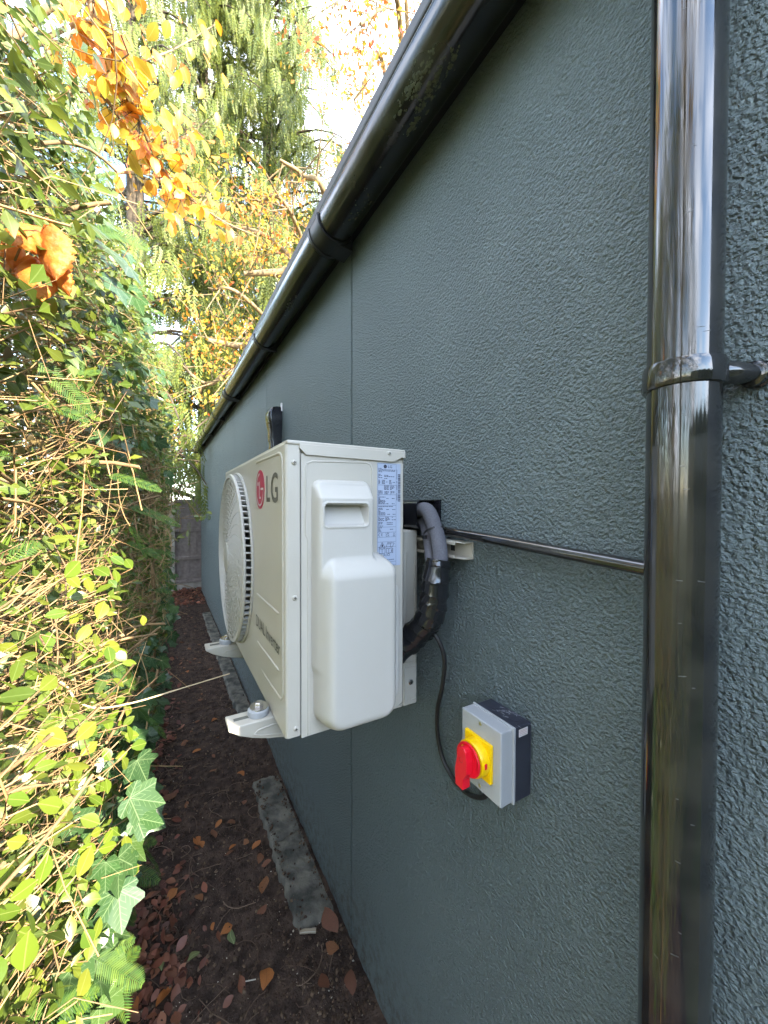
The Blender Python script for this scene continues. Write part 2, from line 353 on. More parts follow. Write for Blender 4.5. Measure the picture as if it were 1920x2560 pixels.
# moss and lichen spots grown on the underside near the camera
M_lichen = mat('grey_green_lichen', (0.10, 0.11, 0.075), 0.95, 0.1, var=(0.06, 0.065, 0.05), vscale=200, bump=0.002, bscale=300)
def lichen(cy, ang, sy, sa, n, seed):
    r = np.random.default_rng(seed); b = MB()
    for _ in range(n):
        y = cy + r.normal() * sy; a = ang + r.normal() * sa; s = abs(r.normal()) * 0.0016 + 0.0006
        c = np.array([GC + (GR + 0.0002) * math.cos(a), y, gz(y) + (GR + 0.0002) * math.sin(a)]); nn = np.array([math.cos(a), 0, math.sin(a)]); t = np.array([-math.sin(a), 0, math.cos(a)])
        k = 7; rr = r.uniform(.6, 1.3, k) * s
        ring = [c + t * rr[q] * math.cos(6.283*q/k) + np.array([0, 1.6, 0]) * rr[q] * math.sin(6.283*q/k) for q in range(k)]
        b.add(ring + [c + nn * s * 0.35], [(q, (q+1) % k, k) for q in range(k)])
    b.build('lichen_patch', M_lichen, gut, smooth=180, kind='stuff')
lichen(0.62, R(232), 0.028, 0.10, 130, 1); lichen(0.60, R(262), 0.035, 0.13, 110, 2); lichen(0.68, R(272), 0.012, 0.05, 70, 3); lichen(1.55, R(262), 0.03, 0.14, 40, 4); lichen(0.92, R(275), 0.05, 0.2, 30, 5)

# ------------------------------------------------------------------ downpipe with clip
PX, PY, PR = 0.4794, 0.1966, 0.0325
dp = thing('rainwater_downpipe', 'thick glossy black plastic downpipe running full height at the right', 'downpipe', (PX, PY, 0))
MB().tube([(PX, PY, -0.02), (PX, PY, 1.2), (PX, PY, 2.08), (PX - 0.006, PY, 2.13), (PX - 0.02, PY, 2.19), (GC, PY, 2.24), (GC, PY, 2.29)], PR, 48).build('pipe', M_black, dp, smooth=60)
cb = MB(); cb.lathe([(PR - 0.001, 0), (PR + 0.0032, 0.0008), (PR + 0.0042, 0.004), (PR + 0.0042, 0.022), (PR + 0.0032, 0.0262), (PR - 0.001, 0.027)], (PX, PY, 1.566), (0, 0, 1), 48)
clip = cb.build('pipe_clip', M_black, dp, smooth=50)
MB().tube([(PX + 0.012, PY - 0.022, 1.5795), (PX + 0.022, PY - 0.033, 1.5790), (PX + 0.034, PY - 0.041, 1.5780), (WX - 0.006, PY - 0.047, 1.5775)], [0.0128, 0.0118, 0.0098, 0.0090], 18).build('clip_arm', M_black, clip, smooth=60)
MB().lathe([(0.0105, 0), (0.0125, 0.0015), (0.0125, 0.0075), (0.0140, 0.009), (0.0140, 0.0135)], (WX - 0.0145, PY - 0.044, 1.5775), (1.0, -0.15, 0), 20).build('clip_boss', M_black, clip, smooth=40)
MB().tube([(PX + 0.012, PY + 0.032, 1.5795), (PX + 0.018, PY + 0.040, 1.5795)], 0.011, 12).build('clip_lug', M_black, clip, smooth=50)

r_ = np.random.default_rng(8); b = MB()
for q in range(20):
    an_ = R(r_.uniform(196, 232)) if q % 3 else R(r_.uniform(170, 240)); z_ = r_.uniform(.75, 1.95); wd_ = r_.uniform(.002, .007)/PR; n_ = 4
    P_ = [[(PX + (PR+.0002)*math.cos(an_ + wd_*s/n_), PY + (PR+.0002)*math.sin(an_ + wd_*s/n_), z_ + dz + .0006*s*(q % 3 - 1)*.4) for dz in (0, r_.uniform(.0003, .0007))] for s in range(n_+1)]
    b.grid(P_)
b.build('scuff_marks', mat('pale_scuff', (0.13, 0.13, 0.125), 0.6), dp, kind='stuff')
cp = MB().tube([(0.513, 0.70, 1.3925), (0.513, 0.5, 1.3825), (0.512, 0.3, 1.370), (0.508, 0.222, 1.3655)], 0.0092, 20).build('condensate_pipe', M_black, smooth=60)
tag(cp, 'thin black pipe sloping across the wall from the duct to the downpipe', 'pipe')

# ------------------------------------------------------------------ black trunking: horizontal run behind the unit, rising at its far end
tr = thing('pipe_trunking', 'glossy black plastic trunking on the wall behind the outdoor unit', 'trunking', (0.50, 1.3, 1.42))
def ushape(y0, y1, z0, z1, x0, x1, r=0.012, open_end=True):
    """horizontal channel profile in x-z swept along y"""
    pts = []
    for cx, cz, a0 in ((x0 + r, z1 - r, 90), (x0 + r, z0 + r, 180)):
        for a in np.linspace(a0, a0 + 90, 6): pts.append((cx + r * math.cos(R(a)), cz + r * math.sin(R(a))))
    o_ = [(x1, z1)] + pts + [(x1, z0)]
    t_ = 0.002; cx_, cz_ = (x0 + x1) / 2, (z0 + z1) / 2
    inn = [(x if x > x1 - 1e-6 else x + (t_ if x < cx_ else -t_ * 0), z - t_ * np.sign(z - cz_)) for x, z in o_]
    ring = o_ + inn[::-1]; n = len(ring); b = MB()
    b.add([(x, y0, z) for x, z in ring] + [(x, y1, z) for x, z in ring], [(q, (q+1) % n, n+(q+1) % n, n+q) for q in range(n)])
    m_ = len(o_); b.add([(x, y0, z) for x, z in o_ + inn], [(q, q+1, m_+q+1, m_+q) for q in range(m_-1)])
    return b
ushape(0.687, 2.0, 1.392, 1.455, 0.474, WX - 0.001).build('duct_cover', M_duct, tr, smooth=40)
MB().box(WX - 0.006, WX - 0.0012, 0.668, 2.0, 1.396, 1.4565).build('duct_back', M_duct, tr, bevel=0.001)
# vertical run: rounded box profile swept in z, flaring into a hooded wall inlet at the top
def rr(x0, x1, y0, y1, r, n=6):
    p = []
    for cx, cy, a0 in ((x0 + r, y0 + r, 180), (x1, y0, 270), (x1, y1, 0), (x0 + r, y1 - r, 90)):
        if cx == x1: p.append((cx, cy)); continue
        for a in np.linspace(a0, a0 + 90, n): p.append((cx + r * math.cos(R(a)), cy + r * math.sin(R(a))))
    return p
def loft(secs, cap=True):
    b = MB(); rows = [[(x, y, z) for x, y in poly] for poly, z in secs]; b.grid(rows, wrap=True); n = len(rows[0])
    if cap: b.add(rows[-1], [tuple(range(n))]); b.add(rows[0], [tuple(range(n))[::-1]])
    return b
loft([(rr(0.474, WX - 0.001, 1.992, 2.056, 0.013), z) for z in (1.392, 1.795)]).build('riser_cover', M_duct, tr, smooth=35)
S = [(1.775, .470, 1.989, 2.059), (1.83, .469, 1.988, 2.060), (1.865, .463, 1.983, 2.066), (1.90, .459, 1.981, 2.069), (1.925, .462, 1.982, 2.068), (1.945, .475, 1.985, 2.064), (1.953, .492, 1.99, 2.058)]
loft([(rr(x0, WX - 0.0015, a, b, 0.014), z) for z, x0, a, b in S]).build('inlet_hood', M_duct, tr, smooth=35)
loft([(rr(.523, WX - 0.001, 1.981, 1.999, 0.004), z) for z in (1.93, 1.972)]).build('hood_tab', M_sticker, tr, smooth=35)

# ------------------------------------------------------------------ outdoor air-conditioning unit
AX, AY, AZ, AW, AH, AD = 0.1711, 0.6231, CAM_H - 0.3881, 0.717, 0.495, 0.230
ac = thing('outdoor_unit', 'white air-conditioning outdoor unit with round fan grille fixed to the teal wall', 'air conditioner', (AX + AD/2, AY + AW/2, AZ))
def A(x, y, z): return (AX + x, AY + y, AZ + z)
def abox(b, x0, x1, y0, y1, z0, z1): return b.box(AX+x0, AX+x1, AY+y0, AY+y1, AZ+z0, AZ+z1)
FY, FZ, FR = 0.487, 0.2475, 0.226            # fan centre on the front, radius
# cabinet shell, open at the front
b = MB()
b.add([A(.004,.006,.0), A(.23,.006,.0), A(.23,.006,.49), A(.004,.006,.49)], [(0,1,2,3)])
b.add([A(.004,.715,.0), A(.23,.715,.0), A(.23,.715,.49), A(.004,.715,.49)], [(3,2,1,0)])
b.add([A(.23,.002,.0), A(.23,.715,.0), A(.23,.715,.49), A(.23,.002,.49)], [(0,1,2,3)])
b.add([A(.004,.002,.0), A(.004,.715,.0), A(.23,.715,.0), A(.23,.002,.0)], [(0,1,2,3)])
b.build('cabinet', M_white, ac)
# front panel: rectangle with the round fan opening, rolled corners and side flanges
b = MB(); ang = sorted(set(list(np.linspace(0, 2*math.pi, 96, endpoint=False)) + [math.atan2(z - FZ, y - FY) % (2*math.pi) for y in (.006, .713) for z in (0.0, .489)]))
inn, outp = [], []
for a in ang:
    c_, s_ = math.cos(a), math.sin(a)
    t = min((.713 - FY)/c_ if c_ > 1e-9 else (.006 - FY)/c_ if c_ < -1e-9 else 9, (.489 - FZ)/s_ if s_ > 1e-9 else (0 - FZ)/s_ if s_ < -1e-9 else 9)
    inn.append(A(0, FY + FR*.985*c_, FZ + FR*.985*s_)); outp.append(A(0, FY + t*c_, FZ + t*s_))
b.grid([inn, outp], wrap=True); b.build('front_plate', M_white, ac); b = MB()
arc = [(.006 - .006*math.cos(a), .006 - .006*math.sin(a)) for a in np.linspace(0, math.pi/2, 6)]
b.grid([[A(x, y, z) for z in (0.0, .489)] for x, y in arc + [(.0235, 0.0), (.0235, .0022)]])
b.grid([[A(x, .719 - y, z) for z in (0.0, .489)] for x, y in arc + [(.0235, 0.0)]])
b.grid([[A(x, y, .489 + zz) for x, zz in ((0, 0), (.0012, .0028), (.004, .005))] for y in (.004, .715)])
b.build('front_panel', M_white, ac, smooth=35)
# top panel with a skirt that wraps over the side
b = MB(); abox(b, .0015, .232, -.003, .72, .4885, .4955); tp = b.build('top_panel', M_white, ac, bevel=0.0025, seg=3)
b = MB(); b.prism([A(x, -.0035, z) for x, z in ((.0225,.4905),(.0225,.4835),(.034,.4725),(.206,.4705),(.2225,.4795),(.2318,.4795),(.2318,.4905))], (0, .003, 0)); b.build('top_skirt', M_white, ac, bevel=0.0008)
# side panel plate
b = MB(); b.prism([A(x, .0008, z) for x, z in ((.0265,-.006),(.0265,.330),(.0265,.4745),(.2065,.4745),(.2185,.469),(.2285,.469),(.2285,.005),(.21,-.004))], (0, .006, 0)); b.build('side_panel', M_white, ac, bevel=0.0004)
b = MB()
b.tube([A(.0385,.0016,-.004), A(.0385,.0016,.2), A(.0385,.0016,.33), A(.0345,.0016,.338), A(.0345,.0016,.45), A(.037,.0016,.459), A(.046,.0016,.463), A(.148,.0016,.4665), A(.157,.0016,.4635), A(.1605,.0016,.455), A(.161,.0016,.36), A(.1615,.0016,.29), A(.168,.0016,.278)], 0.0021, 8)
b.build('side_ridge', M_white, ac, smooth=60)
for z0, z1 in ((.30, .325),):
    pass
# pressed ribs on the front
def frib(pts, r=.0032): MB().tube([A(.0012, y, z) for y, z in pts], [0.0012] + [r]*(len(pts)-2) + [0.0012], 8).build('pressed_rib', M_white, ac, smooth=60)
frib([(.2365,.4795),(.2265,.4795),(.04,.4775),(.026,.474),(.0185,.466),(.0165,.45),(.0165,.25),(.0165,.075),(.019,.062),(.03,.054),(.10,.05),(.2,.047)])
frib([(.232,.1965),(.224,.1965),(.05,.1985),(.042,.1985)]); frib([(.228,.0935),(.22,.0935),(.05,.0985),(.04,.0985)])
# screws
def screw(o, n, r=.0045, parent=ac, m=M_white):
    n = np.array(n, float); s = MB().lathe([(r, 0), (r, .0008), (r*.82, .0022), (r*.35, .003), (0, .0031)], o, n, 16).build('screw', m, parent, smooth=50)
    o = np.array(o) + n * .0029; u = np.array([0, 0, 1.0]); v = np.cross(n, u); b = MB()
    for a, c in ((u, v), (v, u)):
        q = [o + a*sa*r*.55 + c*sc*r*.11 for sa, sc in ((-1,-1),(1,-1),(1,1),(-1,1))]; b.prism(q, n*.0003)
    b.build('cross_slot', M_dark, s)
for x, z, y in ((.0142,.459,0.0),(.015,.234,0.0),(.0165,.0135,0.0)): screw(A(x, y, z), (0,-1,0))
screw(A(.195,-.0035,.4865), (0,-1,0), .004)
# moulded valve cover on the side, with a recessed grip
def prof_r(d, w): 
    d = np.clip(d / w, 0, 1); return np.sqrt(np.clip(1 - (1 - d) ** 2, 0, 1))
def sd(x, z, x0, x1, z0, z1, r):
    cx, cz = (x0+x1)/2, (z0+z1)/2; qx = np.abs(x-cx) - (x1-x0)/2 + r; qz = np.abs(z-cz) - (z1-z0)/2 + r
    return -(np.sqrt(np.maximum(qx,0)**2 + np.maximum(qz,0)**2) + np.minimum(np.maximum(qx,qz),0) - r)
def axis_nodes(a, b, pts, base, fine, w=.012):
    o_ = [a]
    while o_[-1] < b: o_.append(o_[-1] + (fine if any(abs(o_[-1]-p) < w for p in pts) else base))
    return np.array(o_)
xs = axis_nodes(.038, .222, (.047,.055,.136,.148,.156,.19,.2,.213), .004, .0012, .010); zs = axis_nodes(.0, .438, (.008,.354,.39,.425,.27), .005, .0014, .012)
Xg, Zg = np.meshgrid(xs, zs, indexing='ij')
dl = np.minimum(sd(Xg, Zg, .048, .194, .006, .300, .036), 1.0); dlt = (.300 - Zg) * .55
hL = .056 * prof_r(np.minimum(dl, np.maximum(dlt, 0)), .020)
hL = np.where(dl > 0, hL, 0)
du = sd(Xg, Zg, .045, .154, .10, .432, .014); hU = np.where(du > 0, .031 * prof_r(du, .009) * np.clip((.436 - Zg) / .036, 0.35, 1), 0)
db = sd(Xg, Zg, .17, .2135, .024, .246, .02); hB = np.where(db > 0, .022 * prof_r(db, .008), 0)
k_ = .004
h = np.maximum(hL, hU); h = np.where((hL > 0) & (hU > 0), np.log(np.exp(np.clip(hL/k_, 0, 40)) + np.exp(np.clip(hU/k_, 0, 40)) - 1) * k_, h)
h = np.maximum(h, hB)
ds = sd(Xg, Zg, .057, .137, .353, .391, .007); dep = np.where(ds > 0, np.clip(ds / .0022, 0, 1) * (.007 + .021 * np.clip((Zg - .353) / .034, 0, 1)), 0)
h = h - dep; lip = (ds <= 0) & (ds > -.0035); h = h + np.where(lip, .0014, 0)
inside = (du > 0) | (dl > 0) | (db > 0)
na, nb_ = Xg.shape; vs = [A(x, .0015 - hh, z) for x, z, hh in zip(Xg.ravel(), Zg.ravel(), np.where(inside, h, -0.001).ravel())]
ins = inside; fs = [(p*nb_+q, (p+1)*nb_+q, (p+1)*nb_+q+1, p*nb_+q+1) for p in range(na-1) for q in range(nb_-1) if ins[p,q] or ins[p+1,q] or ins[p,q+1] or ins[p+1,q+1]]
vc = MB().add(vs, fs); vc.build('valve_cover', M_plast, ac, smooth=55)
# rating label on the side
lab = MB(); abox(lab, .1715, .2225, .0002, .0007, .2735, .468); lab = lab.build('rating_label', M_label, ac)
tx = MB(); ly = -.0001; U3, V3 = (1, 0, 0), (0, 0, 1)
def lq(x0, x1, z0, z1, b=None): (b or tx).add([A(x0, ly, z0), A(x1, ly, z0), A(x1, ly, z1), A(x0, ly, z1)], [(0,1,2,3)])
lx0, lx1 = .1725, .2125
for zz in (.467, .4265, .4085, .3885, .3675, .3475, .3375, .3285, .3195, .3100, .2815, .2745): lq(lx0, lx1, zz-.0002, zz+.0002)
for xx in (lx0, lx1): lq(xx-.0002, xx+.0002, .2745, .467)
put_text(tx, 'LG', A(.1945, ly, .459), U3, V3, .0090, .0050, .01)
tx.add([A(.1885 + .0036*math.cos(a), ly, .4615 + .0036*math.sin(a)) for a in np.linspace(0, 6.283, 20, endpoint=False)], [tuple(range(20))])
lr = random.Random(3)
def micro(x0, x1, z0, z1, step=.0021):
    z = z1
    while z - .0012 > z0:
        x = x0
        while x < x1 - .001:
            wd = lr.uniform(.0015, .005); e_ = min(x + wd, x1); lq(x, e_, z - .0011, z); x = e_ + lr.uniform(.0005, .0011)
            if lr.random() < .12: break
        z -= step
micro(.1738, .2105, .449, .458); micro(.1738, .182, .4375, .447); micro(.186, .209, .441, .4455); micro(.1865, .2105, .4365, .4395)
micro(.1738, .178, .428, .436); micro(.181, .188, .428, .436); micro(.1905, .1945, .431, .433); micro(.197, .2025, .428, .436); micro(.205, .211, .431, .4325)
micro(.186, .197, .417, .4255); micro(.199, .209, .417, .4255); micro(.1738, .183, .4095, .416); micro(.187, .196, .4095, .415); micro(.200, .210, .4095, .415)
micro(.1738, .208, .4055, .4078); micro(.1738, .189, .389, .4045); micro(.191, .197, .400, .402); micro(.203, .209, .400, .402); micro(.191, .197, .390, .392); micro(.203, .209, .390, .392)
micro(.1738, .207, .3845, .3868); micro(.1738, .189, .368, .3835); micro(.191, .198, .379, .381); micro(.204, .211, .379, .381); micro(.193, .199, .370, .372); micro(.205, .211, .370, .372)
micro(.1738, .187, .357, .3665); micro(.189, .199, .357, .3665); micro(.203, .2118, .357, .3665, .005); micro(.1738, .184, .3485, .3565); micro(.192, .205, .349, .356, .003); micro(.1738, .189, .3385, .3468); micro(.199, .206, .341, .3435)
put_text(tx, 'C E', A(.1738, ly, .3305), U3, V3, .0092, .0052); put_text(tx, 'UK', A(.190, ly, .3335), U3, V3, .0078, .0035); put_text(tx, 'CA', A(.190, ly, .3293), U3, V3, .0078, .0035)
micro(.2055, .2105, .3295, .3308); 
for q in ((.2062,.2072),(.2088,.2098)): tx.add([A(q[0], ly, .3362), A(q[0]+.0006, ly, .3362), A(q[1]+.0002, ly, .3315), A(q[1]-.0004, ly, .3315)], [(0,1,2,3)])
def outline(pts, wd=.0004):
    n = len(pts)
    for q in range(n):
        p0, p1 = np.array(pts[q]), np.array(pts[(q+1) % n]); d = p1 - p0; d = d / np.linalg.norm(d); nrm = np.array([-d[1], d[0]]) * wd; e = d * wd
        tx.add([A(p[0], ly, p[1]) for p in (p0-nrm-e, p1-nrm+e, p1+nrm+e, p0+nrm-e)], [(0,1,2,3)])
outline([(.176,.3090-.0005),(.1885,.3090-.0005),(.18225,.3185)]); tx.add([A(x, ly, z) for x, z in ((.1808,.3105),(.1838,.3105),(.1842,.3125),(.1826,.3160),(.1805,.3128))], [(0,1,2,3,4)])
outline([(.1905,.3100),(.2045,.3095),(.2085,.3165),(.1945,.3180)]); outline([(.1995,.3098),(.2015,.3172),(.2015,.3172)][:2]); micro(.195, .205, .313, .316)
outline([(.1758,.2985),(.182,.2975),(.1885,.2985),(.1885,.3070),(.182,.3060),(.1758,.3070)]); outline([(.182,.2975),(.182,.3060)])
outline([(.1915,.2990),(.1965,.2975),(.2015,.2990),(.2055,.2980),(.2055,.3065),(.2015,.3075),(.1965,.3060),(.1915,.3075)]); outline([(.1965,.2975),(.1965,.3060)]); put_text(tx, 'i', A(.2022, ly, .2998), U3, V3, .0022, .0058, .02)
put_text(tx, 'R32', A(.1855, ly, .2925), U3, V3, .0135, .0046)
micro(.1738, .2095, .2865, .2915); micro(.1738, .2095, .282, .286); micro(.188, .203, .277, .2795)
z = .448
while z > .396:
    wd = lr.choice((.0005, .0009, .0014, .0007)); lq(.2165, .2222, z - wd, z); z -= wd + lr.choice((.0005, .0008, .0012))
for z0, z1 in ((.438,.457),(.431,.435),(.418,.428),(.398,.412)): lq(.2138, .2146, z0, z1)
tx.build('label_print', M_ink, lab)
# crimson disc emblem and lettering on the front panel
def fq(y, z, x=-.0006): return A(x, y, z)
eb = MB(); EC, ER = (.191, .4205), .0405
ring = [fq(EC[0] + ER*math.cos(a), EC[1] + ER*math.sin(a)) for a in np.linspace(0, 6.2832, 48, endpoint=False)]
eb.prism(ring, (.0010, 0, 0)); eb = eb.build('emblem_disc', M_red, ac)
ew = MB()
def stroke(path, wd):
    for q in range(len(path)-1):
        p0, p1 = np.array(path[q], float), np.array(path[q+1], float); d = (p1-p0)/np.linalg.norm(p1-p0); nn = np.array([-d[1], d[0]])*wd/2; e = d*wd*.25
        ew.add([fq(EC[0] - p[0]*ER, EC[1] + p[1]*ER, -.0010) for p in (p0-nn-e, p1-nn+e, p1+nn+e, p0+nn-e)], [(0,1,2,3)])
arcp = [(.80*math.cos(a), .80*math.sin(a)) for a in np.linspace(R(96), R(360), 30)]
stroke(arcp + [(.80, .02), (.22, .02)], .10); stroke([(-.08, .38), (-.08, -.42), (.22, -.42)], .10)
ew.add([fq(EC[0] - (-.42 + .11*math.cos(a))*ER, EC[1] + (.30 + .11*math.sin(a))*ER, -.0010) for a in np.linspace(0, 6.283, 16, endpoint=False)], [tuple(range(16))])
ew.build('emblem_mark', M_sticker, eb)
b = MB(); put_text(b, 'L', fq(.1335, .3945), (0,-1,0), V3, .0300, .0505, .014); put_text(b, 'G', fq(.0970, .3925), (0,-1,0), V3, .0500, .0545, .014); b.build('brand_lettering', M_print, ac)
b = MB(); put_text(b, 'DUAL Inverter', fq(.2335, .1265), (0,-1,0), V3, .199, .0250); b.build('lettering', mat('dark_green_print', (0.045, 0.05, 0.04), 0.45), ac)
# fan behind the opening
sh = MB(); sh.lathe([(FR*.97, -.0), (FR*.95, .09), (0.0001, .092)], A(.002, FY, FZ), (1,0,0), 48); sh.build('fan_shroud', M_dark, ac, smooth=40)
fan = MB().lathe([(.0001, 0), (.045, .004), (.05, .012), (.05, .05)], A(.028, FY, FZ), (1,0,0), 28).build('fan', mat('grey_fan_plastic', (0.09, 0.09, 0.09), 0.5), ac, smooth=40)
for k in range(3):
    P_ = []
    for r_ in np.linspace(.045, .205, 8):
        row = []
        for s_ in np.linspace(0, 1, 8):
            a = k*2.094 + (s_ - .5) * 1.5 + (r_ - .045) * 2.2; row.append(A(.035 + .045*s_, FY + r_*math.cos(a), FZ + r_*math.sin(a)))
        P_.append(row)
    MB().grid(P_).build('blade', MATS['grey_fan_plastic'], fan, smooth=60)
# grille: slotted collar, concentric rings and swirling spokes
GP = -.0215
cg = MB(); cg.lathe([(FR+.002, .0), (FR+.003, -.003), (FR-.001, -.0055), (FR-.004, -.0035)], A(0, FY, FZ), (1,0,0), 96)
cg.lathe([(FR-.012, GP+.004), (FR-.004, GP+.006), (FR-.0015, GP+.0035), (FR-.004, GP), (FR-.0115, GP-.0012), (FR-.0125, GP+.002), (FR-.012, GP+.004)], A(0, FY, FZ), (1,0,0), 96)
gr = cg.build('fan_grille', M_plast, ac, smooth=45)
nf = 84; fins = MB()
for k in range(nf):
    a = 2*math.pi*k/nf; c_, s_ = math.cos(a), math.sin(a); tg = np.array([0, -s_, c_]); rd = np.array([0, c_, s_]); o_ = np.array(A(0, FY, FZ))
    q0 = o_ + rd*(FR-.0035); p = [q0 + np.array([-.003,0,0]) - tg*.0010, q0 + np.array([GP+.005,0,0]) - tg*.0036, q0 + np.array([GP+.005,0,0]) + tg*.0010, q0 + np.array([-.003,0,0]) + tg*.0010]
    fins.prism(p, -rd*.009)
fins.build('collar_fins', M_plast, gr)
def gx_(r_): return GP - .006 * (1 - (r_/FR)**2)
for r_ in np.arange(.054, FR-.014, .0118):
    n_ = 72; rows = []
    for k in range(n_):
        a = 2*math.pi*k/n_; rows.append([A(gx_(r_) + dx, FY + (r_+dr)*math.cos(a), FZ + (r_+dr)*math.sin(a)) for dx, dr in ((-.0009,0),(.0003,-.0013),(.0014,0),(.0003,.0013))])
    rows.append(rows[0]); MB().grid(rows, wrap=True).build('ring', M_plast, gr, smooth=60)
for k in range(36):
    a0 = 2*math.pi*k/36; L_ = k % 2 == 0
    rr_ = np.linspace(.036 if L_ else .09, FR-.012, 12)
    MB().tube([A(gx_(r_) + .0006, FY + r_*math.cos(a0 + (r_-.036)*3.4), FZ + r_*math.sin(a0 + (r_-.036)*3.4)) for r_ in rr_], .0011, 6).build('spoke', M_plast, gr, smooth=60)
MB().lathe([(.0001, -.0045), (.030, -.004), (.040, -.0015), (.042, .003)], A(gx_(0), FY, FZ), (1,0,0), 36).build('grille_hub', M_plast, gr, smooth=50)

# ------------------------------------------------------------------ wall bracket carrying the unit
wb = thing('mounting_bracket', 'beige steel wall bracket with two arms holding up the outdoor unit', 'bracket', (0.5, 1.0, 1.05))
for yc in (.735, 1.165):
    pts = [(.094,1.0495),(.094,1.043),(.10,1.0395),(.112,1.031),(.135,1.0205),(.165,1.011),(.20,1.004),(.25,.998),(.33,.995),(.457,.994),(.457,1.0495)]
    arm = MB(); arm.prism([(x, yc-.023, z) for x, z in pts], (0, .046, 0)); arm = arm.build('arm', M_white, wb, bevel=.002)
    MB().tube([(.455, yc-.0232, 1.036), (.30, yc-.0232, 1.036), (.17, yc-.0232, 1.036), (.145, yc-.0232, 1.033), (.137, yc-.0232, 1.0275), (.150, yc-.0232, 1.0215), (.19, yc-.0232, 1.0125), (.30, yc-.0232, 1.006), (.455, yc-.0232, 1.005)], .0016, 6).build('pressed_line', M_white, arm, smooth=60)
    MB().tube([(.455, yc-.0232, 1.029), (.21, yc-.0232, 1.029), (.182, yc-.0232, 1.0255), (.20, yc-.0232, 1.0195), (.455, yc-.0232, 1.013)], .0013, 6).build('pressed_line', M_white, arm, smooth=60)
    MB().tube([(.106, yc, 1.0482), (.134, yc, 1.0482)], .0042, 12).build('slot', mat('slot_shadow', (0.10, 0.10, 0.08), .7) if 'slot_shadow' not in MATS else MATS['slot_shadow'], arm)
    ft = MB().lathe([(.019,0),(.020,.003),(.019,.0105),(.016,.0125),(.0001,.0126)], (.150, yc+.002, 1.0495), (0,0,1), 28).build('rubber_foot', M_isogrey, wb, smooth=40)
    MB().lathe([(.0165,0),(.0165,.0025),(.0001,.0026)], (.151, yc+.002, 1.0622), (.0,-.06,1), 24).build('washer', M_zinc, ft, smooth=40)
    MB().lathe([(.0085,0),(.0085,.0065),(.0065,.0075),(.0001,.0076)], (.151, yc+.002, 1.0648), (0,0,1), 6).build('bolt_head', M_zinc, ft)
    up = MB().box(.4585, .4965, yc-.023, yc+.023, .992, 1.388).build('upright', M_white, wb, bevel=.005, seg=3)
    MB().tube([(.466, yc-.0232, 1.34), (.466, yc-.0232, 1.09), (.488, yc-.0232, 1.09), (.488, yc-.0232, 1.34)], .0016, 6).build('pressed_line', M_white, up, smooth=60)
    MB().tube([(.4925, yc-.0232, 1.08), (.4625, yc-.0232, 1.08), (.4625, yc-.0232, 1.005), (.4925, yc-.0232, 1.005)], .0012, 6).build('pressed_line', M_white, up, smooth=60)
    MB().lathe([(.0065,0),(.0065,.004),(.005,.0055),(.0001,.0056)], (.477, yc-.023, 1.046), (0,-1,0), 6).build('bolt_head', M_zinc, up)
    MB().lathe([(.0028,0),(.0028,.0005),(.0001,.0006)], (.477, yc-.0286, 1.046), (0,-1,0), 12).build('bolt_socket', M_dark, up)
b = MB(); b.box(.5255, WX-.0006, .566, 1.33, 1.3375, 1.3705); b.box(.5025, .5255, .566, 1.33, 1.3375, 1.3395); b.box(.5025, .5255, .566, 1.33, 1.3685, 1.3705)
b.box(.4985, .5025, .590, 1.33, 1.3375, 1.3435); b.box(.4985, .5025, .590, 1.33, 1.3645, 1.3705); rail = b.build('cross_rail', M_white, wb, bevel=.0008)
for k in range(11): MB().box(.5035, .5255, .588 + k*.0062, .591 + k*.0062, 1.3705, 1.3722).build('rail_tooth', M_white, rail)
for yy in (.618, 1.0): MB().box(.5243, .5254, yy, yy+.012, 1.3485, 1.3600).build('rail_hole', M_dark, rail)

# ------------------------------------------------------------------ lagged pipes, tape, ties, cable
lp = thing('lagged_pipes', 'pair of grey foam lagged pipes bound with black tape behind the unit', 'pipes', (0.47, 0.62, 1.2))
def spline(P_, n=40):
    P_ = np.array(P_, float); P_ = np.vstack([2*P_[0]-P_[1], P_, 2*P_[-1]-P_[-2]]); o_ = []
    m = len(P_) - 3
    for t in np.linspace(0, m - 1e-6, n):
        i_ = int(t); u = t - i_; a, b_, c, d = P_[i_:i_+4]
        o_.append(.5*((2*b_) + (c-a)*u + (2*a-5*b_+4*c-d)*u*u + (-a+3*b_-3*c+d)*u**3))
    return np.array(o_)
MB().tube(spline([(.508,.79,1.428),(.500,.72,1.432),(.488,.668,1.4335),(.482,.640,1.414),(.478,.617,1.380),(.472,.600,1.350),(.466,.592,1.322),(.462,.592,1.29)]), .0158, 20).build('foam_sleeve', M_foam, lp, smooth=80)
MB().tube(spline([(.512,.79,1.408),(.508,.73,1.408),(.502,.695,1.401),(.490,.667,1.383),(.478,.642,1.36),(.468,.625,1.335),(.462,.612,1.305),(.458,.605,1.28)]), .0125, 18).build('foam_sleeve', M_foam, lp, smooth=80)
cl = spline([(.467,.5975,1.337),(.463,.5975,1.315),(.460,.5985,1.29),(.459,.602,1.262),(.458,.608,1.232),(.455,.625,1.203),(.447,.650,1.175),(.432,.672,1.150),(.41,.688,1.128),(.385,.695,1.11)], 120)
T_ = np.gradient(cl, axis=0); T_ /= np.linalg.norm(T_, axis=1, keepdims=True); ns = 44; rows = []; acc = 0
tr_ = np.random.default_rng(5); u_ = np.cross(T_[0], [0, 0, 1.0]); u_ = np.array([1., 0, 0]) if np.linalg.norm(u_) < .2 else u_
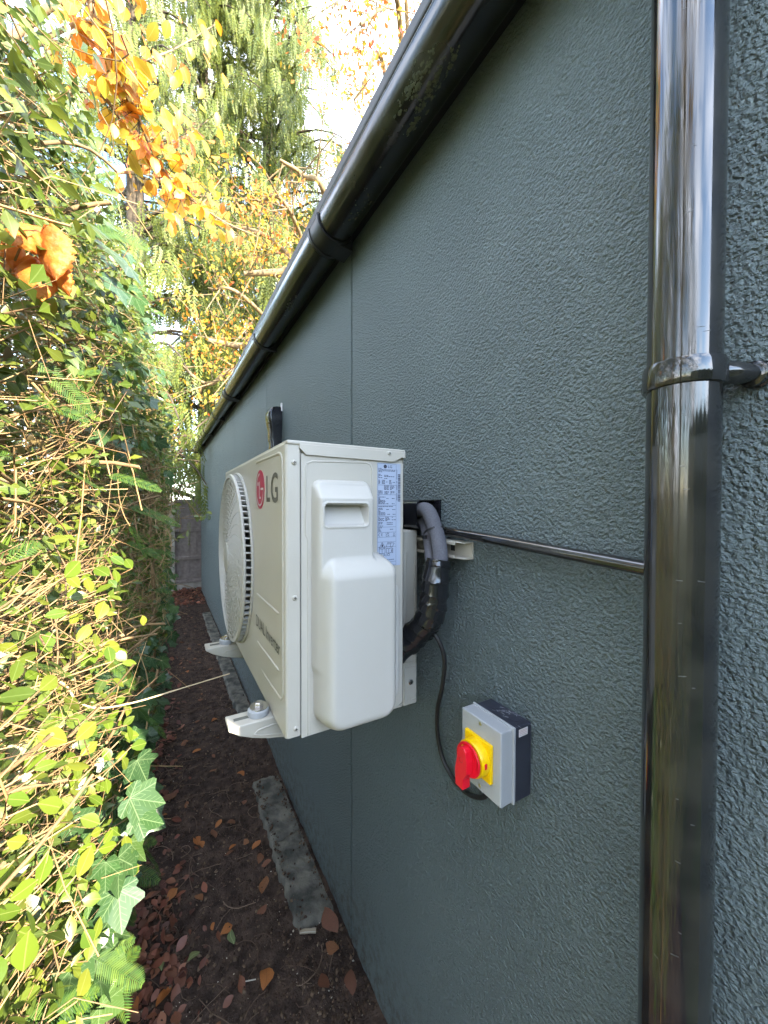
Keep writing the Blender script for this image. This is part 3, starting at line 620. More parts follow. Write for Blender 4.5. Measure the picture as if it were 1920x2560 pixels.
for i_ in range(len(cl)):
    if i_: acc += np.linalg.norm(cl[i_] - cl[i_-1])
    u_ = u_ - T_[i_]*(u_ @ T_[i_]); u_ /= np.linalg.norm(u_); v_ = np.cross(T_[i_], u_)
    r0 = np.interp(acc, [0, .02, .06, .12, .20, .30], [.0235, .0250, .0265, .0275, .0285, .0285]); row = []
    for k in range(ns):
        a = 2*math.pi*k/ns
        for _ in (0,): s1 = (acc/.0235 + a/6.2832 + .25*math.sin(a*1+acc*40)) % 1.0; s2 = (acc/.041 - .7*a/6.2832*1.4286 + .3) % 1.0
        r_ = r0*(1 + .05*math.cos(2*a + .6)) + .0024*s1**3 + .0014*s2**5 + .0005*math.sin(a*3 + acc*120)
        row.append(cl[i_] + r_*(u_*math.cos(a) + v_*math.sin(a)))
    rows.append(row)
MB().grid(rows, wrap=True).add(rows[0], [tuple(range(ns))[::-1]]).build('tape_wrap', M_tape, lp, smooth=30)
def tie(c, t, r, nm='cable_tie', rx=1.0):
    t = np.array(t, float); t /= np.linalg.norm(t); a = np.cross(t, [1., 0, 0]); a /= np.linalg.norm(a); b_ = np.cross(t, a); n_ = 32
    prof_ = ((-.0020, 0), (-.0020, .0012), (.0020, .0012), (.0020, 0))
    rws = [[np.array(c) + t*h_ + (a*rx*math.cos(q) + b_*math.sin(q))*(r + d_) for h_, d_ in prof_] for q in np.linspace(0, 6.28318, n_+1)]
    return MB().grid(rws, wrap=True).build(nm, M_rubber, lp, smooth=40)
tie((.4815, .6315, 1.388), (-.006, -.05, -.075), .0225)
MB().box(.458, .466, .6345, .6425, 1.3745, 1.3825).build('tie_head', M_rubber, lp, bevel=.001)
tie((.456, .618, 1.212), (-.003, .018, -.03), .0268)
MB().box(.4345, .4405, .6085, .6185, 1.2095, 1.2195).build('tie_head', M_rubber, lp, bevel=.001)
pc = MB().tube(spline([(.456,.66,1.20),(.468,.640,1.192),(.480,.6165,1.172),(.490,.607,1.130),(.495,.6195,1.07),(.505,.6480,1.005),(.514,.6585,.945),(.518,.6450,.895),(.518,.606,.8725),(.517,.563,.873),(.511,.517,.900),(.507,.492,.938),(.507,.488,.965)], 90), .0046, 12).build('power_cable', M_rubber, smooth=80)
tag(pc, 'thin black cable looping down the wall to the isolator switch', 'cable')

# ------------------------------------------------------------------ rotary isolator switch
iso = thing('isolator_switch', 'grey isolator box with red rotary handle on yellow plate', 'switch', (0.495, 0.47, 0.955))
base = MB().box(.4895, WX-.0008, .4250, .5165, .9585, 1.0825).build('back_box', M_navy, iso, bevel=.003, seg=3)
for yy in (.446, .491): MB().lathe([(.0085,0),(.0092,.0004),(.0092,.0007),(.0080,.0007),(.0001,.0005)], (.511, yy, 1.0825), (0,0,1), 24).build('knockout', M_navy, base, smooth=40)
b = MB()
for q in range(26):
    r_ = np.random.default_rng(q); x, y = .497 + r_.uniform(0, .028), .462 + r_.normal()*.014; L_, a = r_.uniform(.002, .009), r_.uniform(-.8, .8)
    d = np.array([math.sin(a), math.cos(a)])*L_; n_ = np.array([d[1], -d[0]])/L_*r_.uniform(.0002, .0006)
    b.add([(x-d[0], y-d[1], 1.0828), (x+n_[0], y+n_[1], 1.0828), (x+d[0], y+d[1], 1.0828), (x-n_[0], y-n_[1], 1.0828)], [(0,1,2,3)])
b.build('dust_scuffs', mat('white_dust', (0.45, 0.47, 0.5), 0.8), base)
st = MB().box(.498, .5185, .4244, .4250, 1.0655, 1.0775).build('sticker', M_sticker, base)
b = MB()
for z0 in (1.0678, 1.0705, 1.0732, 1.0755): b.box(.4995, .5165, .4241, .4244, z0, z0+.0007)
b.build('sticker_print', mat('pink_print', (0.45, 0.30, 0.30), 0.6), st)
MB().box(.4595, .4890, .4268, .5188, .9605, 1.0820).build('cover', M_isogrey, iso, bevel=.0022, seg=3)
MB().box(.4845, .4893, .4232, .5190, .9590, 1.0845).build('cover_rim', M_isogrey, iso, bevel=.0012)
for yy, zz in ((.4735, 1.0745), (.4735, .9685)):
    s_ = MB().lathe([(.0048,0),(.0050,.0006),(.0040,.0007),(.0036,-.001)], (.4596, yy, zz), (-1,0,0), 20).build('screw_well', M_isogrey, iso, smooth=40)
    MB().lathe([(.0034,0),(.0030,.0006),(.0001,.0007)], (.4596, yy, zz), (-1,0,0), 16).build('screw_head', mat('brass', (0.62, 0.52, 0.33), 0.3, metal=1.0) if 'brass' not in MATS else MATS['brass'], s_, smooth=40)
KY, KZ = .4740, 1.0215
pl = MB().box(.4530, .4597, .4430, .5045, .9900, 1.0535).build('yellow_plate', M_yellow, iso, bevel=.0015)
MB().lathe([(.0302,0),(.0292,.0145),(.0285,.0155),(.0265,.0156)], (.4531, KY, KZ), (-1,0,0), 56).build('yellow_collar', M_yellow, pl, smooth=40)
MB().box(.4420, .4475, KY-.0302, KY-.0285, KZ-.003, KZ+.006).build('lock_window', M_redp, pl, bevel=.0006)
kn = MB().lathe([(.0272,.0),(.0272,.0022),(.0262,.0032),(.0246,.0026),(.0200,.0004),(.0001,-.0020)], (.4352, KY, KZ), (-1,0,0), 56).build('red_dial', M_redp, iso, smooth=40)
MB().box(.4335, .4348, KY+.0125, KY+.0195, KZ+.0145, KZ+.0185).build('pointer_window', M_yellow, kn)
hp = [(.0085,.0225),(-.001,.0235),(-.0045,.0185),(-.0075,.002),(-.0065,-.018),(.001,-.0305),(.0015,-.0485),(.0200,-.0480),(.0215,-.020),(.0150,.008),(.0130,.0185)]
ca, sa = math.cos(R(0)), math.sin(R(0))
MB().prism([(.4215, KY + p*1.0*ca - .002, KZ + q*.98) for p, q in hp], (.0165, 0, 0)).build('handle', M_redp, kn, bevel=.0016, seg=3)
MB().lathe([(.0042,0),(.0042,.0004),(.0001,-.002)], (.4216, KY+.004, KZ+.001), (-1,0,0), 20).build('handle_hole', mat('deep_red', (0.25, 0.004, 0.01), .4), kn)

# ------------------------------------------------------------------ concrete edging along the wall foot
def kerb(y0, y1, x0, x1, hgt, seed, label):
    """a rough strip of haunched concrete: flat-topped, broken outer edge, ragged ends"""
    ny, nx = int((y1-y0)/.010), 22; rows = []
    for t in np.linspace(0, 1, ny):
        y = y0 + (y1-y0)*t; row = []; e = min(t, 1-t)*(y1-y0)
        for k in range(nx):
            s_ = k/(nx-1); edge = .020*vnoise(np.array([0, y, 1.]), 11, seed+3) + .007*vnoise(np.array([0, y, 2.]), 60, seed+5)
            x = x0 + edge + (x1-x0-edge)*s_; p = np.array([x, y, 0.])
            top = hgt + .007*vnoise(p, 12, seed) + .005*vnoise(p, 40, seed+1) + .0028*vnoise(p, 120, seed+2) - .010*s_ - .016*math.exp(-((y - 1.63 - .25*(x-.44))/.008)**2)
            rise = min(1, s_/.10)**.6; en = min(1, (e + .02*vnoise(np.array([x, 0, 1.]), 40, seed+6))/.022); en = max(0, en)**.6
            row.append((x, y, -.05 + (top + .05)*rise*en))
        rows.append(row)
    o = MB().grid(rows).build('concrete_edging', M_conc, smooth=180); return tag(o, label, 'edging', 'concrete edging at the wall foot')
kerb(1.225, 2.06, .375, .512, .015, 21, 'near length of mossy concrete edging, its end beside a red-brown oval leaf')
kerb(2.55, 5.6, .420, .515, .024, 41, 'far narrow run of concrete edging below the outdoor unit bracket arms')

# ------------------------------------------------------------------ unseen hedge added behind the camera to cut low sky light on the wall
bh = thing('unseen_shade_hedge', 'unseen dark green hedge added behind the camera to block low sky light', 'hedge', (0, -5.2, 0))
hb = MB(); hp_ = []
for xx in np.linspace(-5.5, 6.5, 60):
    hp_.append([(xx, -4.9 + .08*math.sin(xx*7) + y_, z_ + (.06*math.sin(xx*5) if z_ > 1 else 0)) for y_, z_ in ((0, -.1), (.05, 1.2), (0, 2.2), (-.15, 2.45), (-.8, 2.45), (-.9, 1.2), (-.85, -.1))])
hb.grid(hp_).build('inner_mass', mat('hedge_inside', (0.03, 0.045, 0.015), .9, .1), bh, smooth=180)

# ------------------------------------------------------------------ fence at the far end
fe = thing('panel_fence', 'brown close-board fence panel with concrete post at the end of the path', 'fence', (0.6, 7.55, 0))
FYp = 7.42
for xp in (.055, 1.93): MB().box(xp, xp+.085, FYp-.03, FYp+.07, -.1, 1.50 if xp < 1 else 1.56).build('concrete_post', M_post, fe, bevel=.008)
for xp in (-1.82,): MB().box(xp, xp+.085, FYp-.03, FYp+.07, -.1, 1.50).build('concrete_post', M_post, fe, bevel=.008)
for x0, x1 in ((.142, 1.928), (-1.733, .053)):
    MB().box(x0, x1, FYp, FYp+.045, -.06, .095).build('gravel_board', M_post, fe, bevel=.004)
    nbd = int((x1-x0)/.108)
    for k in range(nbd):
        bx_ = x0 + k*(x1-x0)/nbd; wd = (x1-x0)/nbd
        b = MB(); b.prism([(bx_ - .004, FYp+.020, .10), (bx_ + wd - .003, FYp+.012, .10), (bx_ + wd - .003, FYp+.026, .10), (bx_ - .004, FYp+.026, .10)], (0, 0, 1.40)); b.build('board', M_board, fe)
    for zz in (.10, .50, .985): MB().box(x0, x1, FYp-.018, FYp+.0115, zz, zz+.055).build('rail', M_board, fe, bevel=.003)
    MB().box(x0, x1, FYp-.03, FYp+.05, 1.492, 1.540).build('capping', M_board, fe, bevel=.003)
# ------------------------------------------------------------------ leaf shapes and materials
def leaf_material(name, cols, transl=0.35, rough=0.38, vein=None, vcol=(0.30, 0.36, 0.16), spots=None, spec=0.45):
    m = mat(name, cols[0], rough, spec, island=cols, transl=transl, var=spots, vscale=55)
    t = m.node_tree; L = t.links.new; b = t.nodes['Principled BSDF']
    src = b.inputs['Base Color'].links[0].from_socket
    if vein:
        uvn = N(t, 'ShaderNodeUVMap'); sp = N(t, 'ShaderNodeSeparateXYZ'); L(uvn.outputs[0], sp.inputs[0])
        def M(op, a, c=None, d=None):
            n = N(t, 'ShaderNodeMath', operation=op)
            for k, v in enumerate((a, c, d)):
                if v is None: continue
                if isinstance(v, (int, float)): n.inputs[k].default_value = v
                else: L(v, n.inputs[k])
            return n.outputs[0]
        x, y = sp.outputs[0], sp.outputs[1]
        if vein == 'mid': fac = M('SUBTRACT', 1.0, M('MULTIPLY', M('ABSOLUTE', x), 45.0))
        else:           # palmate: five main veins from the leaf base, with side veins
            ax_ = M('ABSOLUTE', x); th = M('ARCTAN2', ax_, y); r = M('SQRT', M('ADD', M('MULTIPLY', x, x), M('MULTIPLY', y, y))); fac = None
            for a0 in (0.0, 0.78, 1.62):
                dist = M('MULTIPLY', M('ABSOLUTE', M('SUBTRACT', th, a0)), r); f1 = M('SUBTRACT', 1.0, M('MULTIPLY', dist, 55.0)); f1 = M('MAXIMUM', f1, 0.0)
                sv = M('SUBTRACT', M('MULTIPLY', r, 7.0), M('MULTIPLY', dist, 8.0)); tri = M('ABSOLUTE', M('SUBTRACT', M('FRACT', sv), 0.5)); f2 = M('MULTIPLY', M('MAXIMUM', M('SUBTRACT', 1.0, M('MULTIPLY', tri, 12.0)), 0.0), 0.6)
                f2 = M('MULTIPLY', f2, M('LESS_THAN', dist, 0.16))
                f1 = M('MAXIMUM', f1, f2); fac = f1 if fac is None else M('MAXIMUM', fac, f1)
        fac = M('MULTIPLY', M('MINIMUM', M('MAXIMUM', fac, 0.0), 1.0), 0.75)
        mi = N(t, 'ShaderNodeMix', data_type='RGBA'); L(fac, mi.inputs['Factor']); L(src, mi.inputs['A']); mi.inputs['B'].default_value = (*vcol, 1)
        L(mi.outputs['Result'], b.inputs['Base Color'])
        for n in t.nodes:
            if n.type == 'BSDF_TRANSLUCENT': L(mi.outputs['Result'], n.inputs[0])
    return m
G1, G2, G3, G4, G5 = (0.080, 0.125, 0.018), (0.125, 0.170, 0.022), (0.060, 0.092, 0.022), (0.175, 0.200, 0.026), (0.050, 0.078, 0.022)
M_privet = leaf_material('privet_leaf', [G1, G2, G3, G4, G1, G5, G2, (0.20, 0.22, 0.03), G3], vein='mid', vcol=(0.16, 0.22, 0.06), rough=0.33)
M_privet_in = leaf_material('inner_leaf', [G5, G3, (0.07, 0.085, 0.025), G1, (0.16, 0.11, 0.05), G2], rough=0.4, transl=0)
M_ivy = leaf_material('ivy_leaf', [(0.030, 0.075, 0.022), (0.045, 0.10, 0.03), (0.028, 0.065, 0.025), (0.065, 0.12, 0.03), (0.035, 0.08, 0.03)], vein='palm', vcol=(0.22, 0.30, 0.15), transl=0.22, rough=0.32)
M_yew = leaf_material('yew_needle', [(0.035, 0.085, 0.018), (0.06, 0.12, 0.022), (0.09, 0.15, 0.02), (0.03, 0.07, 0.02)], transl=0.25, rough=0.6, spec=0.25)
M_beech = leaf_material('autumn_leaf', [(0.55, 0.32, 0.02), (0.60, 0.22, 0.015), (0.50, 0.14, 0.012), (0.42, 0.36, 0.03), (0.62, 0.40, 0.03), (0.45, 0.09, 0.012), (0.30, 0.30, 0.03)], vein='mid', vcol=(0.55, 0.36, 0.08), transl=0.45, rough=0.45)
M_autumn = leaf_material('far_autumn_leaf', [(0.50, 0.26, 0.02), (0.45, 0.34, 0.03), (0.52, 0.15, 0.02), (0.30, 0.30, 0.03), (0.45, 0.08, 0.02), (0.50, 0.36, 0.03)], transl=0.45, rough=0.5)
M_redleaf = leaf_material('red_yellow_leaf', [(0.45, 0.34, 0.03), (0.38, 0.05, 0.03), (0.50, 0.28, 0.03), (0.32, 0.28, 0.03), (0.45, 0.10, 0.03), (0.50, 0.30, 0.03)], transl=0.45, rough=0.5)
M_cyp = leaf_material('cypress_foliage', [(0.11, 0.155, 0.028), (0.16, 0.195, 0.028), (0.08, 0.12, 0.03), (0.20, 0.21, 0.03), (0.12, 0.155, 0.024)], transl=0.3, rough=0.5)
M_shrub = leaf_material('yellow_green_leaf', [(0.20, 0.24, 0.03), (0.28, 0.26, 0.03), (0.12, 0.18, 0.03), (0.16, 0.21, 0.03)], transl=0.4, rough=0.45)
M_dead = leaf_material('fallen_leaf_brown', [(0.16, 0.060, 0.028), (0.25, 0.095, 0.03), (0.11, 0.042, 0.024), (0.20, 0.07, 0.035), (0.32, 0.13, 0.035), (0.13, 0.05, 0.03)], vein='mid', vcol=(0.12, 0.05, 0.02), transl=0.1, rough=0.6, spots=(0.10, 0.04, 0.02))
M_deadO = leaf_material('fallen_leaf_orange', [(0.45, 0.15, 0.03), (0.40, 0.16, 0.04), (0.38, 0.11, 0.025)], vein='mid', vcol=(0.20, 0.07, 0.02), transl=0.15, rough=0.55, spots=(0.28, 0.09, 0.025))
M_deadG = leaf_material('fallen_leaf_green', [(0.12, 0.15, 0.06), (0.16, 0.17, 0.06)], vein='mid', transl=0.1, rough=0.6)
M_litter = leaf_material('red_leaf_litter', [(0.11, 0.035, 0.022), (0.17, 0.055, 0.032), (0.085, 0.03, 0.02), (0.22, 0.08, 0.04), (0.13, 0.042, 0.03)], transl=0.1, rough=0.6)
M_heap = leaf_material('damp_red_leaf', [(0.16, 0.052, 0.032), (0.25, 0.085, 0.045), (0.09, 0.032, 0.022), (0.20, 0.075, 0.04), (0.06, 0.028, 0.02), (0.30, 0.12, 0.06)], transl=0.1, rough=0.5)
M_curl = mat('crisp_orange_leaf', (0.60, 0.22, 0.035), 0.5, 0.35, var=(0.40, 0.11, 0.02), vscale=38, bump=0.004, bscale=75, bdetail=6, transl=0.3)
M_twig = mat('straw_twig', (0.30, 0.19, 0.085), 0.7, 0.3, island=[(0.34, 0.22, 0.10), (0.24, 0.15, 0.07), (0.42, 0.29, 0.14), (0.20, 0.125, 0.07), (0.32, 0.19, 0.08)])
M_stem = mat('tan_stem_bark', (0.27, 0.175, 0.085), 0.8, 0.25, var=(0.17, 0.115, 0.06), vscale=30, bump=0.002, bscale=60)
M_cut = mat('pale_cut_wood', (0.55, 0.42, 0.25), 0.7)
M_bark = mat('grey_bark', (0.10, 0.075, 0.05), 0.85, 0.2, var=(0.06, 0.045, 0.032), vscale=12, bump=0.01, bscale=20)
M_limb = mat('tan_bark', (0.28, 0.20, 0.11), 0.8, 0.2, var=(0.18, 0.13, 0.07), vscale=8, bump=0.006, bscale=20)
M_root = mat('rootlet', (0.12, 0.08, 0.055), 0.85, 0.2, island=[(0.16, 0.11, 0.075), (0.08, 0.05, 0.035), (0.11, 0.07, 0.05), (0.2, 0.14, 0.1)])

def oval_leaf(wd, fold=.10, droop=.10, tip=1.0):
    st = [(0, .0), (.12, .42), (.32, .86), (.52, 1.0), (.72, .80), (.88, .42), (1.0, 0.0)]; v, f, uv = [], [], []
    for y, a in st:
        z = -droop * y * y
        for s in (-1, 0, 1): v.append((s*a*wd/2, y, z + abs(s)*a*fold*wd)); uv.append((s*a*wd/2, y))
    for k in range(len(st)-1):
        for s in (0, 1): q = (k*3+s, k*3+s+1, (k+1)*3+s+1, (k+1)*3+s); f.append(q)
    return np.array(v), f, np.array(uv)
def lite_leaf(wd, fold=.12, droop=.08):
    v = np.array([(0,0,0), (-wd/2,.45,fold*wd), (0,.5,0), (wd/2,.45,fold*wd), (0,1,-droop)]); return v, [(0,2,1), (0,3,2), (1,2,4), (2,3,4)], v[:, :2].copy()
def ivy_shape():
    pol = [(0,-.02), (.10,-.17), (.26,-.20), (.44,-.10), (.50,.04), (.42,.13), (.50,.22), (.62,.36), (.60,.48), (.44,.52), (.30,.56), (.24,.68), (.13,.86), (.0,1.0)]
    ring = pol + [(-x, y) for x, y in pol[-2:0:-1]]; v = [(0, .0, 0)]; uv = [(0, 0)]
    for x, y in ring:
        r = math.hypot(x, y); v.append((x, y, -.10*r*r + .05*math.sin(3*math.atan2(x, y+.01))*r)); uv.append((x, y))
    mids = [(0,.32),(0,.62)]
    n = len(ring); return np.array(v), [(0, 1+k, 1+(k+1) % n) for k in range(n)], np.array(uv)
PRIV, PRIVL = oval_leaf(.50), lite_leaf(.5); IVY = ivy_shape(); BEECH = oval_leaf(.62, .10, .16)
def fern(n=26, ln=.20, wd=.055):
    v, f = [], []
    for k in range(n):
        t = .06 + .94*k/n; L_ = (1 if t < .75 else (1-t)/.25*.8+.2)
        for s in (-1, 1):
            b_ = np.array([0, t, 0]); d = np.array([s*.80, .60, .10]); d = d/np.linalg.norm(d); p = np.array([-d[1], d[0], 0])*.012; l = L_*.19
            i0 = len(v); v += [b_ - p*.6, b_ + d*l*.5 - p, b_ + d*l, b_ + d*l*.5 + p, b_ + p*.6]; f.append((i0, i0+1, i0+2, i0+3, i0+4))
    i0 = len(v); v += [np.array(q) for q in ((-.008,0,-.002), (.008,0,-.002), (.003,1,-.002), (-.003,1,-.002))]; f.append((i0, i0+1, i0+2, i0+3))
    v = np.array(v); v[:, 2] -= .12*v[:, 1]**2; return v, f, v[:, :2].copy()
FERN = fern()
def leafmesh(name, T, m, smooth=True):
    me = bpy.data.meshes.new(name); me.from_pydata([tuple(p) for p in T[0]], [], T[1])
    l = me.uv_layers.new(name='UVMap'); l.data.foreach_set('uv', np.array([T[2][vi] for f in T[1] for vi in f], np.float32).ravel())
    if smooth: me.polygons.foreach_set('use_smooth', [True]*len(me.polygons))
    me.materials.append(m); return me
def leaf_objs(name, me, pos, fr, parent):
    for p, M3 in zip(pos, fr):
        o = bpy.data.objects.new(name, me); C.objects.link(o); par(o, parent)
        o.matrix_basis = Matrix([[*M3[0], p[0]], [*M3[1], p[1]], [*M3[2], p[2]], [0, 0, 0, 1]])
def split_leaves(pos, fr, size, nmax):
    """indices of the nmax that show largest in view, and the rest"""
    q = proj(pos); vis = (q[:, 2] > .2) & (q[:, 0] > -20) & (q[:, 0] < 1940) & (q[:, 1] > -20) & (q[:, 1] < 2580)
    sc = np.where(vis, size / np.maximum(q[:, 2], .2), -1); o = np.argsort(-sc); k = min(nmax, int(vis.sum())); return o[:k], o[k:]

# ------------------------------------------------------------------ the hedge
def xf(y, z=1.2):
    b = np.interp(y, [-3, -.4, .2, .5, .9, 1.5, 2.2, 3.1, 4.5, 6.5, 7.3], [-.50, -.42, -.28, -.165, -.115, -.080, -.020, .030, .055, .050, .0])
    p = np.stack([0*y, y, z], -1)
    return b + .035*vnoise(p, 4.5, 7) + .02*vnoise(p, 11, 8) - .11*np.clip((.75 - z)/.7, 0, 1) - .10*np.clip((z-1.9)/.6, 0, 1)
HT = 2.55
hedge = thing('mixed_hedge', 'overgrown mixed hedge with straw-coloured twigs and small green leaves along the path', 'hedge', (-.45, 3.0, 0))
def ysample(n):
    """more growth where the picture looks closest"""
    u = rng.uniform(0, 1, n); return np.where(u < .13, rng.uniform(-1.6, .25, n), np.where(u < .62, .2 + 2.6*rng.uniform(0, 1, n)**1.1, rng.uniform(2.5, 7.25, n)))
# stems
for k in range(46):
    y = .35 + k*.15 + rng.uniform(-.06, .06); x = float(xf(np.array(y), np.array(.3))) - rng.uniform(.04, .42); r0 = rng.uniform(.008, .022); lean = rng.normal()*.12
    n = 12; t = np.linspace(0, 1, n); h = rng.uniform(1.6, 2.5)
    P_ = np.stack([x + .10*t*rng.uniform(-.6, 1.2) + .03*np.sin(t*6+k), y + lean*t + .03*np.cos(t*5+k*2), -.03 + h*t], -1)
    MB().tube(P_, list(r0*(1 - .55*t)), 8).build('stem', M_stem, hedge, smooth=80)
# cut side branches reaching out of the hedge towards the path
for k in range(72):
    y = .50 + rng.uniform(0, 1)**1.4*3.6; z = rng.uniform(.35, 2.2); x1 = float(xf(np.array(y), np.array(z))) + rng.uniform(-.05, .06); L_ = rng.uniform(.12, .32); r0 = rng.uniform(.0016, .0048)*(1 if y > .8 else .55)
    d = unit(np.array([.75 + rng.normal()*.15, .40 + rng.normal()*.35, .42 + rng.normal()*.22])); p1 = np.array([x1, y, z]); n = 6; t = np.linspace(0, 1, n)
    if proj(p1)[0] > 440: continue
    P_ = p1 - d*L_*(1-t)[:, None] + rng.normal(size=3)*np.array([.05, .06, .07])*np.sin(t*3.1)[:, None]*2.2*L_
    cb_ = MB().tube(P_, list(r0*(1.25 - .25*t)), 8).build('cut_branch', M_stem, hedge, smooth=50)
    if r0 > .003: MB().tube([p1, p1 + d*.0008], r0*.97, 8).build('cut_end', M_cut, cb_)
# twigs
NT = 8600
ty = ysample(NT); tz = rng.uniform(.04, HT, NT); tx_ = xf(ty, tz) - np.abs(rng.normal(size=NT))*.13 - .01
td = unit(np.stack([.8 + .45*rng.normal(size=NT), .25 + .6*rng.normal(size=NT), .35 + .42*rng.normal(size=NT)], -1)); tl = rng.uniform(.10, .38, NT)
tip = np.stack([tx_, ty, tz], -1); m_ = 6; s_ = np.linspace(0, 1, m_)
bend = rnd(NT)*.22
TP = tip[:, None, :] - td[:, None, :]*tl[:, None, None]*(1 - s_)[None, :, None] + bend[:, None, :]*(s_*(1-s_))[None, :, None]*tl[:, None, None]*2
TR = (rng.uniform(.0008, .0020, NT)*np.where((tz < .95) & (ty < 1.4), .6, 1.0)*np.interp(ty, [0, 1, 3, 7], [.9, 1, 1.3, 1.8]))[:, None]*(1.25 - .6*s_)[None, :]
tubes('twigs', TP, TR, M_twig, hedge, 4)
# fine crossing dead twigs
NF = 3000; fy = ysample(NF); fz = rng.uniform(.3, 2.4, NF); fx = xf(fy, fz) - np.abs(rng.normal(size=NF))*.10 - .02
fd = unit(np.stack([.45 + .6*rng.normal(size=NF), .3 + .8*rng.normal(size=NF), .15 + .55*rng.normal(size=NF)], -1)); fl = rng.uniform(.08, .30, NF)
FP = np.stack([fx, fy, fz], -1)[:, None, :] + fd[:, None, :]*(fl[:, None]*(np.linspace(-.5, .5, 4)[None, :]))[:, :, None] + rnd(NF)[:, None, :]*.02*np.array([0, 1, -1, 0])[None, :, None]
tubes('dead_twigs', FP, np.tile(np.array([1, .9, .8, .5]), (NF, 1))*rng.uniform(.0006, .0013, NF)[:, None]*np.interp(fy, [0, 1, 3, 7], [.9, 1, 1.3, 1.8])[:, None], M_twig, hedge, 3)
# leaves on the twigs, in opposite pairs near the tips
bare = (np.abs(tz - 1.45) < .55) & (ty > .5) & (ty < 2.6)
np_ = np.where(rng.uniform(size=NT) < np.where(bare, .52, .95), rng.integers(2, 6, NT), rng.integers(0, 3, NT))
idx = np.repeat(np.arange(NT), np_*2); cnt = np.concatenate([np.arange(k*2) for k in np_]) if np_.sum() else np.array([])
frac = np.clip(1.0 - (cnt//2)*.16 - rng.uniform(0, .04, len(idx)), 0, 1)
base_ = TP[idx, 0] + (TP[idx, -1] - TP[idx, 0])*frac[:, None]
side = np.where(cnt % 2 == 0, 1, -1)[:, None]
ax_ = unit(np.cross(td[idx], rnd(NT)[idx])); ln = unit(td[idx]*.7 + ax_*side*.9 + rnd(len(idx))*.25)
nr = unit(np.array([.55, -.25, .75]) + rnd(len(idx))*.55); sz = rng.uniform(.018, .036, len(idx))*np.interp(base_[:, 1], [0, .6, 1.2, 3, 7], [1.0, 1.05, 1.0, 1.1, 1.4])
fr = frames(nr, ln, sz); near, rest = split_leaves(base_, fr, sz, 300)
leaf_objs('leaf', leafmesh('leaf', PRIV, M_privet), base_[near], fr[near], hedge)
mass('foliage', *PRIVL[:2], base_[rest], fr[rest], M_privet, hedge, uv=PRIVL[2])
# deeper foliage that closes the hedge
NI = 36000; iy = ysample(NI); iz = rng.uniform(0, HT+.05, NI); ixx = xf(iy, iz) - .10 - rng.uniform(0, 1, NI)**1.2*.50
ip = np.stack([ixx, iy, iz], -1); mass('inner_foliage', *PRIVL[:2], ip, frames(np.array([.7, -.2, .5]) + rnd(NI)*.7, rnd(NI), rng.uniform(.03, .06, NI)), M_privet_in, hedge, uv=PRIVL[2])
# sunlit leafy growth in the upper face
NU = 3400; uy = rng.uniform(.35, 3.0, NU); uz = rng.uniform(1.65, HT+.1, NU); ux = xf(uy, uz) - np.abs(rng.normal(size=NU))*.06 + .01
mass('upper_foliage', *PRIVL[:2], np.stack([ux, uy, uz], -1), frames(np.array([.55, -.45, .6]) + rnd(NU)*.5, np.array([.3, 0, -.4]) + rnd(NU)*.6, rng.uniform(.02, .042, NU)), M_privet, hedge, uv=PRIVL[2])
# long bare runner hanging out over the path
MB().tube(spline([px(120,1690,.72), px(165,1715,.74), px(195,1755,.76), px(250,1770,.79), px(340,1755,.83), px(450,1722,.89), px(574,1684,.97)], 40), [.0022]*20 + [.0018]*12 + [.0014]*8, 8).build('runner', M_cut, hedge, smooth=80)
# sprig reaching out in front of the fence
for P0, P1 in ((px(330,1420,2.2), px(470,1325,2.5)), (px(440,1295,2.6), px(530,1285,2.9)), (px(380,1290,2.4), px(455,1262,2.6))):
    MB().tube([P0, (P0+P1)/2 + np.array([0, 0, -.02]), P1], [.003, .002, .0012], 6).build('sprig', M_stem, hedge, smooth=80)
    n = 6; pp = P0 + (P1-P0)*np.linspace(.45, 1, n)[:, None]; leaf_objs('leaf', bpy.data.meshes['leaf'], pp, frames(np.array([-.2, -.8, .5]) + rnd(n)*.3, np.array([.3, 0, -.6]) + rnd(n)*.5, np.full(n, .05)), hedge)

# ivy climbing through the hedge foot and its upper face
ivy = thing('climbing_ivy', 'dark green veined ivy leaves trailing at the foot and middle of the hedge', 'ivy', (-.25, 1.6, 0))
NV = 900; u = rng.uniform(size=NV); low = u < .90
vy = np.where(low, .85 + rng.uniform(0, 1, NV)**1.3*4.2, 1.0 + rng.uniform(0, 1, NV)*1.6); vz = np.where(low, .05 + .85*rng.uniform(0, 1, NV)**1.1*np.interp(vy, [.7, 2, 6], [1, 1, 1.1]), rng.uniform(1.55, 2.35, NV))
vx = xf(vy, vz) + rng.uniform(-.07, .035, NV); vp = np.stack([vx, vy, vz], -1); vs_ = rng.uniform(.030, .062, NV)*np.where(low, 1.0, .85)*np.interp(vy, [.7, 1.5, 5], [1.15, 1, .9])
key = np.array([px(243,2215,.93), px(262,2065,.97), px(278,1690,.98), px(225,1640,.95), px(330,1920,1.1), px(170,2000,.85), px(258,2385,.9), px(205,2420,.86), px(270,620,.78), px(280,700,.80), px(225,560,.72)])
ks = np.array([.090, .072, .062, .055, .062, .06, .062, .05, .058, .060, .045])
vp = np.vstack([vp, key]); vs_ = np.concatenate([vs_, ks]); n = len(vp)
vf = frames(np.array([.55, -.50, .65]) + rnd(n)*np.concatenate([np.full(NV, .42), np.full(len(ks), .18)])[:, None], np.array([.25, -.15, -.9]) + rnd(n)*np.concatenate([np.full(NV, .5), np.full(len(ks), .3)])[:, None], vs_)
